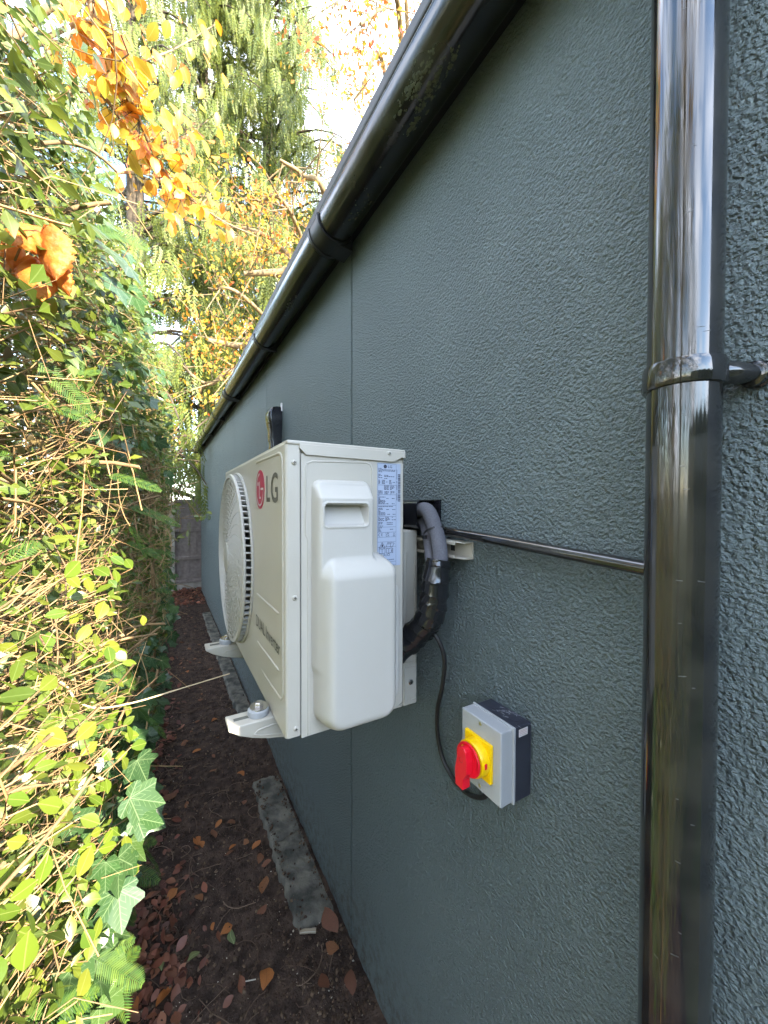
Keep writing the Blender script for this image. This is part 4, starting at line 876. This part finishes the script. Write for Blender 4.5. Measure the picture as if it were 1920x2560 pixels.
near, rest = split_leaves(vp, vf, vs_, 300); leaf_objs('leaf', leafmesh('ivy_leaf', IVY, M_ivy, False), vp[near], vf[near], ivy); mass('far_leaves', *IVY[:2], vp[rest], vf[rest], M_ivy, ivy, uv=IVY[2])
iv = vp[:360]; back = iv + np.stack([-rng.uniform(.03, .10, 360), rng.normal(size=360)*.04, -rng.uniform(.02, .10, 360)], -1); s4 = np.linspace(0, 1, 4)
tubes('petioles', back[:, None, :] + (iv - back)[:, None, :]*s4[None, :, None] + np.array([0, 0, .012])*(np.sin(s4*3.14))[None, :, None], np.full((360, 4), .0009), mat('green_petiole', (0.12, 0.17, 0.05), .5), ivy, 4)
for k in range(12):
    y = .8 + k*.26; x = float(xf(np.array(y), np.array(.4))) - .03; t = np.linspace(0, 1, 14); MB().tube(np.stack([x + .03*np.sin(t*7+k), y + .18*np.sin(t*3+k*1.3), .0 + t*rng.uniform(.5, 1.0)], -1), .0028, 6).build('vine', M_bark, ivy, smooth=80)

# bright rounded young leaves in the sun close to the lens
lv = thing('privet_shoots', 'sunlit yellow-green rounded privet shoots at the near left of the hedge', 'shrub', (-.25, .8, 0))
NB = 210; by = rng.uniform(.52, 1.15, NB); bz = rng.uniform(.35, 1.35, NB); bx = xf(by, bz) + rng.uniform(-.07, .03, NB); bp_ = np.stack([bx, by, bz], -1)
kp = [(121,1632,.62,.050),(160,1500,.70,.03),(135,1475,.72,.028),(85,1500,.62,.03),(85,1775,.60,.045),(95,1890,.62,.05),(150,1905,.66,.045),(200,1890,.68,.032),(95,1960,.62,.055),(60,1935,.6,.045),(70,2060,.62,.05),(135,2080,.68,.04),(240,1960,.78,.03),(225,1985,.76,.03),(60,2280,.66,.05),(30,2390,.62,.055),(80,2420,.68,.045),(20,2320,.6,.05),(60,1700,.6,.03),(20,1860,.58,.045),(175,1560,.7,.026),(60,1160,.66,.035),(30,1330,.6,.04),(100,1210,.7,.03),(30,700,.6,.04),(20,770,.58,.05)]
bp_ = np.vstack([bp_, np.array([px(a, b_, d) for a, b_, d, s in kp])]); bs = np.concatenate([rng.uniform(.022, .038, NB), np.array([s for *_, s in kp])]); n = len(bp_)
Mb = leaf_material('young_leaf', [(0.10, 0.17, 0.02), (0.15, 0.21, 0.02), (0.075, 0.14, 0.02), (0.21, 0.23, 0.03), (0.11, 0.18, 0.02)], vein='mid', vcol=(0.30, 0.34, 0.10), transl=.4, rough=.3)
ROUND = oval_leaf(.66, .07, .12)
leaf_objs('leaf', leafmesh('young_leaf', ROUND, Mb), bp_, frames(np.array([.5, -.55, .6]) + rnd(n)*.40, np.array([.5, -.2, .2]) + rnd(n)*.7, bs), lv)
bk = bp_ + np.stack([-rng.uniform(.04, .13, n), rng.normal(size=n)*.05, -rng.uniform(.0, .08, n)], -1)
tubes('shoots', bk[:, None, :] + (bp_ - bk)[:, None, :]*s4[None, :, None], np.full((n, 4), .0011), M_twig, lv, 4)

# yew sprays at the lower left
yew = thing('yew_shoots', 'feathery dark green yew shoots low at the near left of the hedge', 'shrub', (-.25, .9, 0))
NY = 70; yy_ = rng.uniform(.62, 1.5, NY); yz = rng.uniform(.08, .70, NY); yx = xf(yy_, yz) + rng.uniform(-.08, .02, NY); yp = np.stack([yx, yy_, yz], -1)
kp = [(110,2300,.85),(150,2330,.9),(60,2230,.72),(30,2160,.7),(100,2500,.85),(150,2470,.92),(20,2260,.66),(60,2540,.8),(250,1850,1.0),(30,2080,.66),(330,1765,1.1)]
yp = np.vstack([yp, np.array([px(*q) for q in kp])]); n = len(yp)
leaf_objs('spray', leafmesh('yew_spray', FERN, M_yew, False), yp, frames(np.array([.6, -.5, .6]) + rnd(n)*.35, np.array([.5, -.1, -.55]) + rnd(n)*.45, rng.uniform(.09, .16, n)), yew)
NYb = 260; yb_ = rng.uniform(.7, 4.5, NYb); zb_ = rng.uniform(.9, 2.7, NYb); xb_ = xf(yb_, zb_) + rng.uniform(-.12, .0, NYb)
mass('yew_foliage', *FERN[:2], np.stack([xb_, yb_, zb_], -1), frames(np.array([.6, -.5, .6]) + rnd(NYb)*.4, np.array([.5, -.1, -.2]) + rnd(NYb)*.5, rng.uniform(.06, .13, NYb)), M_yew, yew, uv=FERN[2])

# crisp curled dead leaf caught in the hedge, close to the lens
def curled(c, s, seed, rot):
    """a dry leaf: creased along the midrib, edges rolled in and torn, tip curling back"""
    r_ = np.random.default_rng(seed); nu, nv = 21, 27; rows = []; tear = r_.uniform(.80, 1.06, (nv, 2))
    for a in range(nv):
        v_ = a/(nv-1); row = []; env = (math.sin(math.pi*min(1, .05 + v_*.93))**.75)*.50
        for b_ in range(nu):
            u_ = b_/(nu-1)*2 - 1; w_ = env*(tear[a, 0] if u_ < 0 else tear[a, 1]) if abs(u_) > .85 else env
            roll = 1.5*abs(u_)**1.6*(.7 + .5*math.sin(v_*4 + seed)); x = math.copysign(w_*math.sin(abs(u_)*1.25)/1.05, u_) - math.copysign(.10*max(0, roll-1.0), u_)
            z = .34*abs(u_)**1.3*w_*1.6 + .05*roll*abs(u_) + .018*math.sin(abs(u_)*9 - v_*26) + .012*math.sin(v_*40 + u_*7)
            y = (v_ - .5)*1.45 - .10*abs(u_); cur = 1.1*(v_ - .35); y2 = y*math.cos(cur*.5) - z*math.sin(cur*.5); z2 = z*math.cos(cur*.5) + .22*cur*cur + .5*y*math.sin(cur*.25)*.4
            row.append(np.array(c) + s*(rot @ np.array([x, y2, z2])))
        rows.append(row)
    return rows
dl_ = thing('dead_curled_leaf', 'large crumpled orange-brown dead leaf caught in the near hedge', 'leaf', px(105,640,.5))
for k, (a, b_, s_, nrm, lng) in enumerate(((78,585,.050,(.55,-.70,.45),(-.55,.1,-.75)), (120,625,.056,(-.45,-.8,.1),(.25,.1,-.9)), (92,690,.052,(.1,-.85,.35),(.15,0,-.95)), (60,650,.046,(.75,-.5,.1),(.1,.2,-.9)), (140,690,.040,(-.6,-.6,-.2),(.5,.1,-.75)), (18,655,.050,(.1,-.6,.6),(-.6,0,-.6)))):
    Rm = frames(np.array([nrm]), np.array([lng]), np.array([1.0]))[0]; Rm[:, 2] *= -1; Rm[:, 0] *= -1
    MB().grid(curled(px(a, b_, .50 + .008*k), s_, k+2, Rm)).build('crinkled_blade', M_curl, dl_, smooth=180)
MB().tube([px(60,600,.5), px(20,690,.53), px(-20,760,.56)], .0014, 6).build('stalk', M_stem, dl_, smooth=80)

# ------------------------------------------------------------------ copper beech boughs leaning over the hedge top
bt = thing('beech_tree', 'young beech with orange and yellow autumn leaves leaning over the hedge top', 'tree', (-1.1, 2.2, 0))
trunk = [(-1.1, 2.2, -.05), (-1.05, 2.15, 1.2), (-.95, 2.0, 2.3), (-.8, 1.9, 3.0), (-.65, 1.9, 3.8)]
MB().tube(trunk, [.06, .055, .045, .035, .02], 10).build('trunk', M_limb, bt, smooth=80)
boughs = [[(-.95, 2.0, 2.4), px(150,0,1.45), px(250,90,1.5), px(330,260,1.65), px(420,440,1.9), px(545,545,2.3), px(640,590,2.8)],
          [(-.9, 1.95, 2.5), px(190,60,1.55), px(300,150,1.75), px(420,130,2.0), px(540,60,2.3)],
          [(-.9, 2.0, 2.3), px(180,230,1.55), px(330,330,1.85), px(440,350,2.1), px(520,300,2.4)],
          [(-.9, 2.0, 2.4), px(260,20,1.7), px(360,-60,1.9)], [(-.9, 2.05, 2.35), px(330,430,2.1), px(480,520,2.6), px(560,440,3.0)]]
lpos = []
for q, bb in enumerate(boughs):
    P_ = spline(bb, 40); MB().tube(P_, list(np.linspace(.015, .0030, 40)*(1 if q == 0 else .7)), 8).build('bough', M_limb, bt, smooth=80)
    nl = (230, 70, 90, 40, 50)[q]
    for _ in range(nl):
        t = rng.uniform(.28, 1.0) if q else rng.uniform(.25, .86); i_ = int(t*39); tw = P_[i_] + rng.normal(size=3)*np.array([.06, .06, .055])*(.6 + t*.7); lpos.append((P_[i_], tw))
lp0 = np.array([a for a, _ in lpos]); lp1 = np.array([b_ for _, b_ in lpos]); n = len(lp1)
tubes('twigs', lp0[:, None, :] + (lp1 - lp0)[:, None, :]*s4[None, :, None], np.tile([.0018, .0014, .0012, .001], (n, 1)), M_bark, bt, 4)
bsz = rng.uniform(.055, .090, n); bfr = frames(np.array([.2, -.75, .35]) + rnd(n)*.45, np.array([.15, 0, -.9]) + rnd(n)*.40, bsz)
near, rest = split_leaves(lp1, bfr, bsz, 290); leaf_objs('leaf', leafmesh('beech_leaf', BEECH, M_beech), lp1[near], bfr[near], bt); mass('far_leaves', *BEECH[:2], lp1[rest], bfr[rest], M_beech, bt, uv=BEECH[2])

# ------------------------------------------------------------------ conifers with hanging foliage
def cyp_spray():
    v, f = [], []
    def dia(p, d, l, w, nrm):
        s = np.cross(d, nrm); s /= np.linalg.norm(s); i0 = len(v); v.extend([p, p + d*l*.45 + s*w, p + d*l, p + d*l*.45 - s*w]); f.append((i0, i0+1, i0+2, i0+3))
    nrm = np.array([0, 1., 0]); ax = np.array([0, 0, -1.])
    for k in range(8):
        t = k/8; p = np.array([.03*math.sin(t*5), .05*t*t, -t])
        for s in (-1, 1):
            d = unit(np.array([s*.75, .1*s, -.75])); L_ = .30*(1 - .55*t) + .04
            dia(p, d, L_, .022, nrm)
            for j in (1.4,):
                q = p + d*L_*j/3
                for s2 in (-1, 1): dia(q, unit(d*.75 + s2*np.array([.65, .2, .1])), L_*.42*(1 - .15*j), .024, nrm)
    dia(np.array([0, .05, -.95]), ax, .16, .02, nrm); return np.array(v), f
CYP = cyp_spray()
def conifer(name, label, base, h, rad, z0, nl, nsp, size, m, seed):
    r_ = np.random.default_rng(seed); o = thing(name, label, 'tree', base, 'conifers beyond the fence'); b0 = np.array(base, float)
    MB().tube([b0 + (0, 0, -.1), b0 + (.05, 0, h*.4), b0 + (0, .05, h*.8), b0 + (0, 0, h)], [.20, .15, .07, .02], 10).build('trunk', M_bark, o, smooth=80)
    P_, Q = [], []
    for k in range(nl):
        z = z0 + (h - z0)*(k + r_.uniform(0, 1))/nl*.97; a = r_.uniform(0, 6.283); L_ = rad*(1.02 - .75*((z-z0)/(h-z0)))*r_.uniform(.65, 1.1)
        t = np.linspace(0, 1, 7); pts = b0 + np.stack([np.cos(a)*L_*t, np.sin(a)*L_*t, z + .25*L_*np.sin(t*2.2) - .42*L_*t*t], -1); P_.append(pts)
        for _ in range(nsp):
            tt = r_.uniform(.2, 1.0); i_ = tt*6; i0 = min(int(i_), 5); p = pts[i0] + (pts[i0+1]-pts[i0])*(i_-i0); Q.append(p + r_.normal(size=3)*np.array([.14, .14, .07]))
    P_ = np.array(P_); tubes('limbs', P_, np.tile(np.linspace(.035, .008, 7), (len(P_), 1)), M_bark, o, 5)
    Q = np.array(Q); n = len(Q); a = r_.uniform(0, 6.283, n); tilt = r_.normal(size=(n, 2))*.16; ss = r_.uniform(.6, 1.25, n)*size
    z = unit(np.stack([tilt[:, 0], tilt[:, 1], np.ones(n)], -1)); x = unit(np.cross(np.stack([-np.sin(a), np.cos(a), 0*a], -1), z)); y = np.cross(z, x)
    mass('crown', *CYP, Q, np.stack([x, y, z], -1)*ss[:, None, None], m, o)
    return o
conifer('conifer_tree', 'tall conifer with hanging green sprays filling the upper middle beyond the roof', (2.2, 9.6, 0), 19.0, 3.7, 2.2, 265, 38, .45, M_cyp, 3)
conifer('conifer_tree', 'smaller yellow-green conifer beyond the hedge, left of the tallest conifer', (.75, 9.0, 0), 15.0, 2.5, 1.2, 175, 28, .41, M_cyp, 5)
conifer('conifer_tree', 'leftmost conifer, showing through the beech boughs above the hedge', (-.45, 7.9, 0), 14.0, 2.4, 2.0, 150, 24, .38, M_cyp, 8)

# ------------------------------------------------------------------ broadleaf trees in autumn colour
def broadleaf(name, label, base, limbs, nsub, nleaf, lsize, m, seed, trunk_r=.16, trunk_h=9, spread=.55, bark=M_limb):
    r_ = np.random.default_rng(seed); o = thing(name, label, 'tree', base, 'autumn trees beyond the fence'); b0 = np.array(base, float)
    MB().tube([b0 + (0, 0, -.1), b0 + (.1, 0, trunk_h*.35), b0 + (0, .1, trunk_h*.7), b0 + (0, 0, trunk_h)], [trunk_r, trunk_r*.8, trunk_r*.5, .03], 10).build('trunk', bark, o, smooth=80)
    S_, E = [], []
    for pts, rad in limbs:
        P_ = spline(pts, 24); MB().tube(P_, list(np.linspace(rad, rad*.35, 24)), 8).build('limb', bark, o, smooth=80)
        for _ in range(nsub):
            i_ = r_.integers(6, 24); e = P_[i_] + r_.normal(size=3)*spread*np.array([1, 1, .75]); S_.append((P_[i_], (P_[i_]+e)/2 + r_.normal(size=3)*.08, e)); E.append(e)
    S_ = np.array(S_); tubes('twigs', S_, np.tile([.012, .008, .004], (len(S_), 1)), bark, o, 4)
    E = np.array(E); n = len(E)*nleaf; c = np.repeat(E, nleaf, 0) + r_.normal(size=(n, 3))*np.array([.17, .17, .14])
    mid = np.repeat((S_[:, 1]), nleaf, 0); tt = r_.uniform(0, 1, n)[:, None]**2; c = c*(1-tt*.5) + mid*tt*.5
    mass('crown', *PRIVL[:2], c, frames(np.array([-.1, -.7, .4]) + r_.normal(size=(n, 3))*.6, np.array([0, 0, -.8]) + r_.normal(size=(n, 3))*.5, r_.uniform(.6, 1.15, n)*lsize), m, o, uv=PRIVL[2])
    return o
B1 = (4.3, 9.6, 0)
broadleaf('autumn_tree', 'yellow and orange leaved tree behind the gutter, left of the roof edge', B1,
    [([(4.3, 9.6, 4.6), px(790,690,6.2), px(700,682,5.9), px(610,684,5.7)], .10), ([(4.3, 9.6, 3.6), px(700,870,6.3), px(600,865,6.1), px(520,850,5.8)], .09),
     ([(4.3, 9.6, 6.0), px(820,520,6.1), px(760,440,5.9), px(700,400,5.7)], .06), ([(4.3, 9.6, 5.0), px(740,560,6.1), px(640,500,5.8)], .05), ([(4.3, 9.6, 3.2), px(640,940,6.3), px(520,960,6.1), px(440,900,5.8)], .05),
     ([(4.3, 9.6, 5.5), px(720,640,6.6), px(560,560,6.6), px(430,520,6.3)], .05), ([(4.3, 9.6, 4.0), px(640,770,6.5), px(520,720,6.2)], .05)], 20, 22, .082, M_autumn, 4)
B2 = (5.6, 8.6, 0)
broadleaf('maple_tree', 'tree with red and yellow leaves hanging over the roof at top centre', B2,
    [([(5.6, 8.6, 8.2), px(1000,60,7.6), px(960,20,6.8), px(900,60,6.2)], .07), ([(5.6, 8.6, 7.4), px(960,170,8.2), px(905,225,7.6), px(885,250,7.2)], .06), ([(5.6, 8.6, 8.6), px(1010,-60,7.4), px(890,-40,6.6), px(830,20,6.2)], .05)], 20, 24, .115, M_redleaf, 9, trunk_r=.18, trunk_h=9.5, spread=.50)
r_g = np.random.default_rng(31); M_gold = leaf_material('golden_brown_leaf', [(0.36, 0.20, 0.04), (0.28, 0.15, 0.04), (0.42, 0.26, 0.05), (0.22, 0.17, 0.04)], transl=0.3, rough=0.5)
broadleaf('oak_tree', 'golden brown tree standing behind the hedge, mirrored in the downpipe', (-3.0, -.8, 0),
    [([(-3.0, -.8, 2.2 + .5*q), np.array([-3.0, -.8, 3.0 + .6*q]) + np.array([math.cos(q*2.4), math.sin(q*2.4), .3])*.9, np.array([-3.0, -.8, 3.4 + .65*q]) + np.array([math.cos(q*2.4), math.sin(q*2.4), .4])*1.9], .05) for q in range(9)], 14, 16, .17, M_gold, 12, trunk_r=.17, trunk_h=9, spread=.6, bark=M_bark)
# yellow-green shrub just behind the fence
for k, (bx_, by_, hh, rr_, lab_) in enumerate(((.25, 8.5, 3.4, .75, 'yellow-green shrub standing just behind the brown fence'), (1.3, 8.9, 2.5, .8, 'yellow-green shrub behind the building corner'), (-1.1, 8.4, 3.4, .85, 'yellow-green shrub behind the hedge end'))):
    o = thing('leafy_shrub', lab_, 'shrub', (bx_, by_, 0), 'shrubs behind the fence'); n = 2600; v = unit(rnd(n))*rng.uniform(.35, 1, n)[:, None]**.6
    p = np.array([bx_, by_, hh*.52]) + v*np.array([rr_, rr_*.8, hh*.5])*(1 + .25*vnoise(v, 4, k))[:, None]
    mass('foliage', *PRIVL[:2], p, frames(v + rnd(n)*.5 + np.array([0, -.3, .3]), rnd(n) + np.array([0, 0, -.5]), rng.uniform(.05, .10, n)), M_shrub, o, uv=PRIVL[2])
    for j in range(5): MB().tube([(bx_, by_, -.1), (bx_ + rng.normal()*.2, by_ + rng.normal()*.15, hh*.4), (bx_ + rng.normal()*.4, by_ + rng.normal()*.3, hh*.85)], [.025, .015, .006], 6).build('stem', M_stem, o, smooth=80)

# ------------------------------------------------------------------ what lies on the path
def gpt(x, y, lift=.0):
    d = px(x, y, 1.0) - np.array([0, 0, CAM_H]); z = 0.0
    for _ in range(4): t = (z - CAM_H)/d[2]; p = np.array([0, 0, CAM_H]) + d*t; z = float(soil_h(np.array(p[0]), np.array(p[1]))) + lift
    return np.array([p[0], p[1], z])
oct_v = np.array([(1,0,0),(-1,0,0),(0,1,0),(0,-1,0),(0,0,.8),(0,0,-.8)]); oct_f = [(0,2,4),(2,1,4),(1,3,4),(3,0,4),(2,0,5),(1,2,5),(3,1,5),(0,3,5)]
def clods(name, n, lo, hi, m, yr, xr, seed, flat=1.0):
    r_ = np.random.default_rng(seed); y = yr[0] + (yr[1]-yr[0])*r_.uniform(0, 1, n)**1.7; x = r_.uniform(*xr, n)*1.0; s = lo + (hi-lo)*r_.uniform(0, 1, n)**3
    z = soil_h(x, y) + s*.15; f_ = frames(r_.normal(size=(n, 3)), r_.normal(size=(n, 3)), s); f_ = f_*r_.uniform(.5, 1.2, (n, 1, 3)); f_[:, 2, :] *= flat
    o = mass(name, oct_v, oct_f, np.stack([x, y, z], -1), f_, m, kind='stuff'); return o
tag(clods('soil_crumbs', 26000, .0012, .010, M_crumb, (.95, 6.0), (-.45, .525), 1), 'dark crumbs of soil covering the narrow path', 'soil')
tag(clods('pale_fragments', 800, .0010, .0048, M_chip, (.95, 5.0), (-.25, .52), 2, .6), 'tiny pale chips scattered over the dark soil', 'chips')
nr_ = 420; ry = .95 + 2.6*rng.uniform(0, 1, nr_)**1.5; rx = np.where(rng.uniform(size=nr_) < .65, rng.uniform(-.30, .12, nr_), rng.uniform(-.2, .5, nr_)); rl = rng.uniform(.03, .20, nr_); ra = rng.uniform(0, 6.283, nr_); t7 = np.linspace(-.5, .5, 8)
cv = rng.normal(size=nr_)*1.8; aa = ra[:, None] + cv[:, None]*t7[None, :]; stp = rl[:, None]/8
RX = rx[:, None] + np.cumsum(np.cos(aa)*stp, 1); RY = ry[:, None] + np.cumsum(np.sin(aa)*stp, 1); RX = np.minimum(RX, .52)
RZ = soil_h(RX, RY) + .003 + .010*rng.uniform(0, 1, nr_)[:, None]*np.sin((t7+.5)*3.14)[None, :]
o = tubes('rootlets', np.stack([RX, RY, RZ], -1), rng.uniform(.0006, .0019, nr_)[:, None]*np.ones(8)[None, :], M_root, None, 4); tag(o, 'thin dry rootlets and twigs lying on the soil near the hedge', 'twigs')
ko = np.random.default_rng(77); nk = 700; ky = ko.uniform(1.23, 5.5, nk)*1.0; ky[:450] = ko.uniform(1.22, 2.07, 450); kx = np.where(ko.uniform(size=nk) < .5, .385 + np.abs(ko.normal(size=nk))*.018, .512 - np.abs(ko.normal(size=nk))*.020); ks_ = .0015 + .006*ko.uniform(size=nk)**3
tag(mass('edging_crumbs', oct_v, oct_f, np.stack([kx, ky, np.where(ky < 2.2, .018, .028) + 0*kx], -1), frames(ko.normal(size=(nk, 3)), ko.normal(size=(nk, 3)), ks_), M_crumb), 'loose soil crumbs lying on the concrete edging', 'soil')
# rotting red-brown leaf litter along the hedge foot and at the far end
nl = 1500; ly_ = np.where(rng.uniform(size=nl) < .62, .95 + rng.uniform(0, 1, nl)*2.2, rng.uniform(3.0, 7.35, nl)); lx_ = xf(ly_, 0*ly_) + np.abs(rng.normal(size=nl))*np.interp(ly_, [1, 2, 5, 7], [.14, .10, .12, .2]) - .07; lx_ = np.minimum(lx_, .50)
lz_ = soil_h(lx_, ly_) + rng.uniform(.002, .018, nl); lsz = rng.uniform(.018, .050, nl)
o = mass('leaf_litter', *BEECH[:2], np.stack([lx_, ly_, lz_], -1), frames(np.array([0, 0, 1.]) + rnd(nl)*.38, rnd(nl), lsz), M_litter, uv=BEECH[2]); tag(o, 'red-brown rotting leaf litter along the foot of the hedge', 'leaf litter')
nl2 = 500; ly2 = 6.2 + 1.2*rng.uniform(size=nl2); lx2 = rng.uniform(.05, .52, nl2); o = mass('leaf_drift', *BEECH[:2], np.stack([lx2, ly2, soil_h(lx2, ly2) + rng.uniform(.003, .03, nl2)], -1), frames(np.array([0, -.2, 1.]) + rnd(nl2)*.35, rnd(nl2), rng.uniform(.03, .06, nl2)), M_heap, kind='stuff', uv=BEECH[2]); tag(o, 'drift of russet leaves in front of the fence', 'leaf litter')
nl3 = 190; lx3 = rng.normal(size=nl3)*.07 - .04; ly3 = 1.42 + rng.normal(size=nl3)*.16; o = mass('leaf_heap', *BEECH[:2], np.stack([lx3, ly3, soil_h(lx3, ly3) + rng.uniform(.003, .022, nl3)], -1), frames(np.array([0, 0, 1.]) + rnd(nl3)*.6, rnd(nl3), rng.uniform(.014, .046, nl3)), M_heap, uv=BEECH[2]); tag(o, 'heap of damp reddish leaves beside the hedge at the lower left', 'leaf litter')
def ground_leaf(seed, wd, m):
    r_ = np.random.default_rng(seed); T = oval_leaf(wd, .10 + .12*r_.uniform(), .0); v = T[0].copy(); v[:, 2] += .10*np.sin(v[:, 1]*3.1)*r_.uniform(-.6, 1) + .05*np.sin(v[:, 0]*9 + seed); v[:, 0] += .06*np.sin(v[:, 1]*6 + seed); v[:, 1] -= .5
    return leafmesh('fallen_leaf', (v, T[1], T[2]), m)
GL = {'b': [ground_leaf(k, .5 + .1*(k % 3), M_dead) for k in range(4)], 'o': [ground_leaf(10+k, .52 + .1*k, M_deadO) for k in range(3)], 'g': [ground_leaf(20+k, .42, M_deadG) for k in range(2)]}
FL = [(492,2103,.062,'o',20,'largest bright orange fallen leaf midway along the soil path'), (826,2325,.085,'b',5,'red-brown oval leaf at the end of the concrete edging'), (665,2448,.062,'o',-25,'orange-brown fallen leaf lying beside a pale twig near the bottom edge'),
      (660,2213,.062,'b',-30,'russet leaf lying on soil left of the concrete edging'), (547,2060,.045,'o',-40,'small orange leaf, left of a pair on the mid path'), (578,2058,.045,'b',30,'small russet leaf, right of a pair on the mid path'), (641,2113,.045,'o',-65,'small tan leaf lying close to the concrete edging'),
      (582,2118,.036,'o',-60,'little tan leaf below the pair on the mid path'), (431,2239,.052,'o',-50,'yellowish-brown leaf among rootlets near the hedge foot'), (428,2436,.05,'b',20,'dull plum-brown leaf among rootlets near the bottom'), (411,2490,.055,'o',-45,'torn orange leaf at the bottom of the path'),
      (567,2326,.045,'o',-70,'orange leaf fragment, larger of two close together low on the path'), (532,2317,.028,'o',0,'orange leaf fragment, smaller of two close together low on the path'), (877,2459,.06,'b',-20,'narrow brown leaf against the foot of the wall at bottom'), (810,2456,.05,'b',5,'faded brown leaf near the wall at the bottom right of the path'),
      (483,2393,.045,'g',-60,'slim grey-green leaf on the lower path'), (579,2346,.055,'g',0,'mottled grey-green leaf under the orange fragments'), (405,2410,.045,'g',-10,'pale green leaf among roots at the lower left of the path'),
      (492,1878,.05,'o',-75,'tan leaf on the path below the near bracket arm'), (420,1996,.085,'b',-70,'long brown leaf at the hedge foot in mid path'), (602,1936,.045,'o',40,'small orange leaf near the wall above the edging'), (612,2008,.045,'b',-30,'small red-brown leaf beside the far end of the near edging'), (830,2370,.05,'b',40,'brown curled leaf lying by the panel joint at the wall foot'), (324,2526,.06,'o',40,'orange leaf in the litter at the bottom left'), (440,2550,.05,'b',10,'brown leaf cut by the bottom edge of the picture'), (278,2352,.05,'o',-35,'pale orange leaf under the ivy at lower left')]
def put_leaf(p, s, kind, deg, label, k, group):
    me = GL[kind][k % len(GL[kind])]; o = bpy.data.objects.new('fallen_leaf', me); C.objects.link(o); o.location = p; o.scale = (s, s, s); o.rotation_euler = (rng.normal()*.15, rng.normal()*.15, R(deg)); tag(o, label, 'leaf', group)
for k, (a, b_, s, kd, dg, lb) in enumerate(FL): put_leaf(gpt(a, b_, .006) + np.array([0, 0, .002 if a != 826 else .03]), s, kd, dg, lb, k, 'fallen leaves on the path')
for k in range(60):
    y = 1.0 + 4.5*rng.uniform()**1.4; x = rng.uniform(-.15 + .06*y, .36); put_leaf((x, y, float(soil_h(np.array(x), np.array(y))) + .007), rng.uniform(.025, .05), 'b' if rng.uniform() < .75 else 'o', rng.uniform(0, 360), 'small dull brown leaf strewn over the dark soil path', k, 'small leaves strewn on the path')
p = gpt(772, 2328, .012); fg = MB(); r_ = np.random.default_rng(2)
fg.tube([p + np.array([-.028, .012, 0]), p + np.array([-.012, .004, .003]), p + np.array([.004, -.003, .002]), p + np.array([.022, -.010, 0])], [.005, .0075, .0065, .0078], 7); fo = fg.build('wood_fragment', M_chip, smooth=40, bevel=.001); tag(fo, 'pale crumbly wood fragment lying at the end of the edging', 'wood')
tp_ = [gpt(605, 2455, .006), gpt(640, 2448, .008)]; tag(MB().tube(tp_, .0016, 6).build('pale_twig', M_chip, smooth=60), 'short pale twig pointing at an orange leaf near the bottom', 'twig')

# leaves of the added light-blocking hedge, unseen behind the camera
nh = 9000; hx_ = rng.uniform(-5.5, 6.5, nh); hz_ = rng.uniform(0, 2.5, nh)
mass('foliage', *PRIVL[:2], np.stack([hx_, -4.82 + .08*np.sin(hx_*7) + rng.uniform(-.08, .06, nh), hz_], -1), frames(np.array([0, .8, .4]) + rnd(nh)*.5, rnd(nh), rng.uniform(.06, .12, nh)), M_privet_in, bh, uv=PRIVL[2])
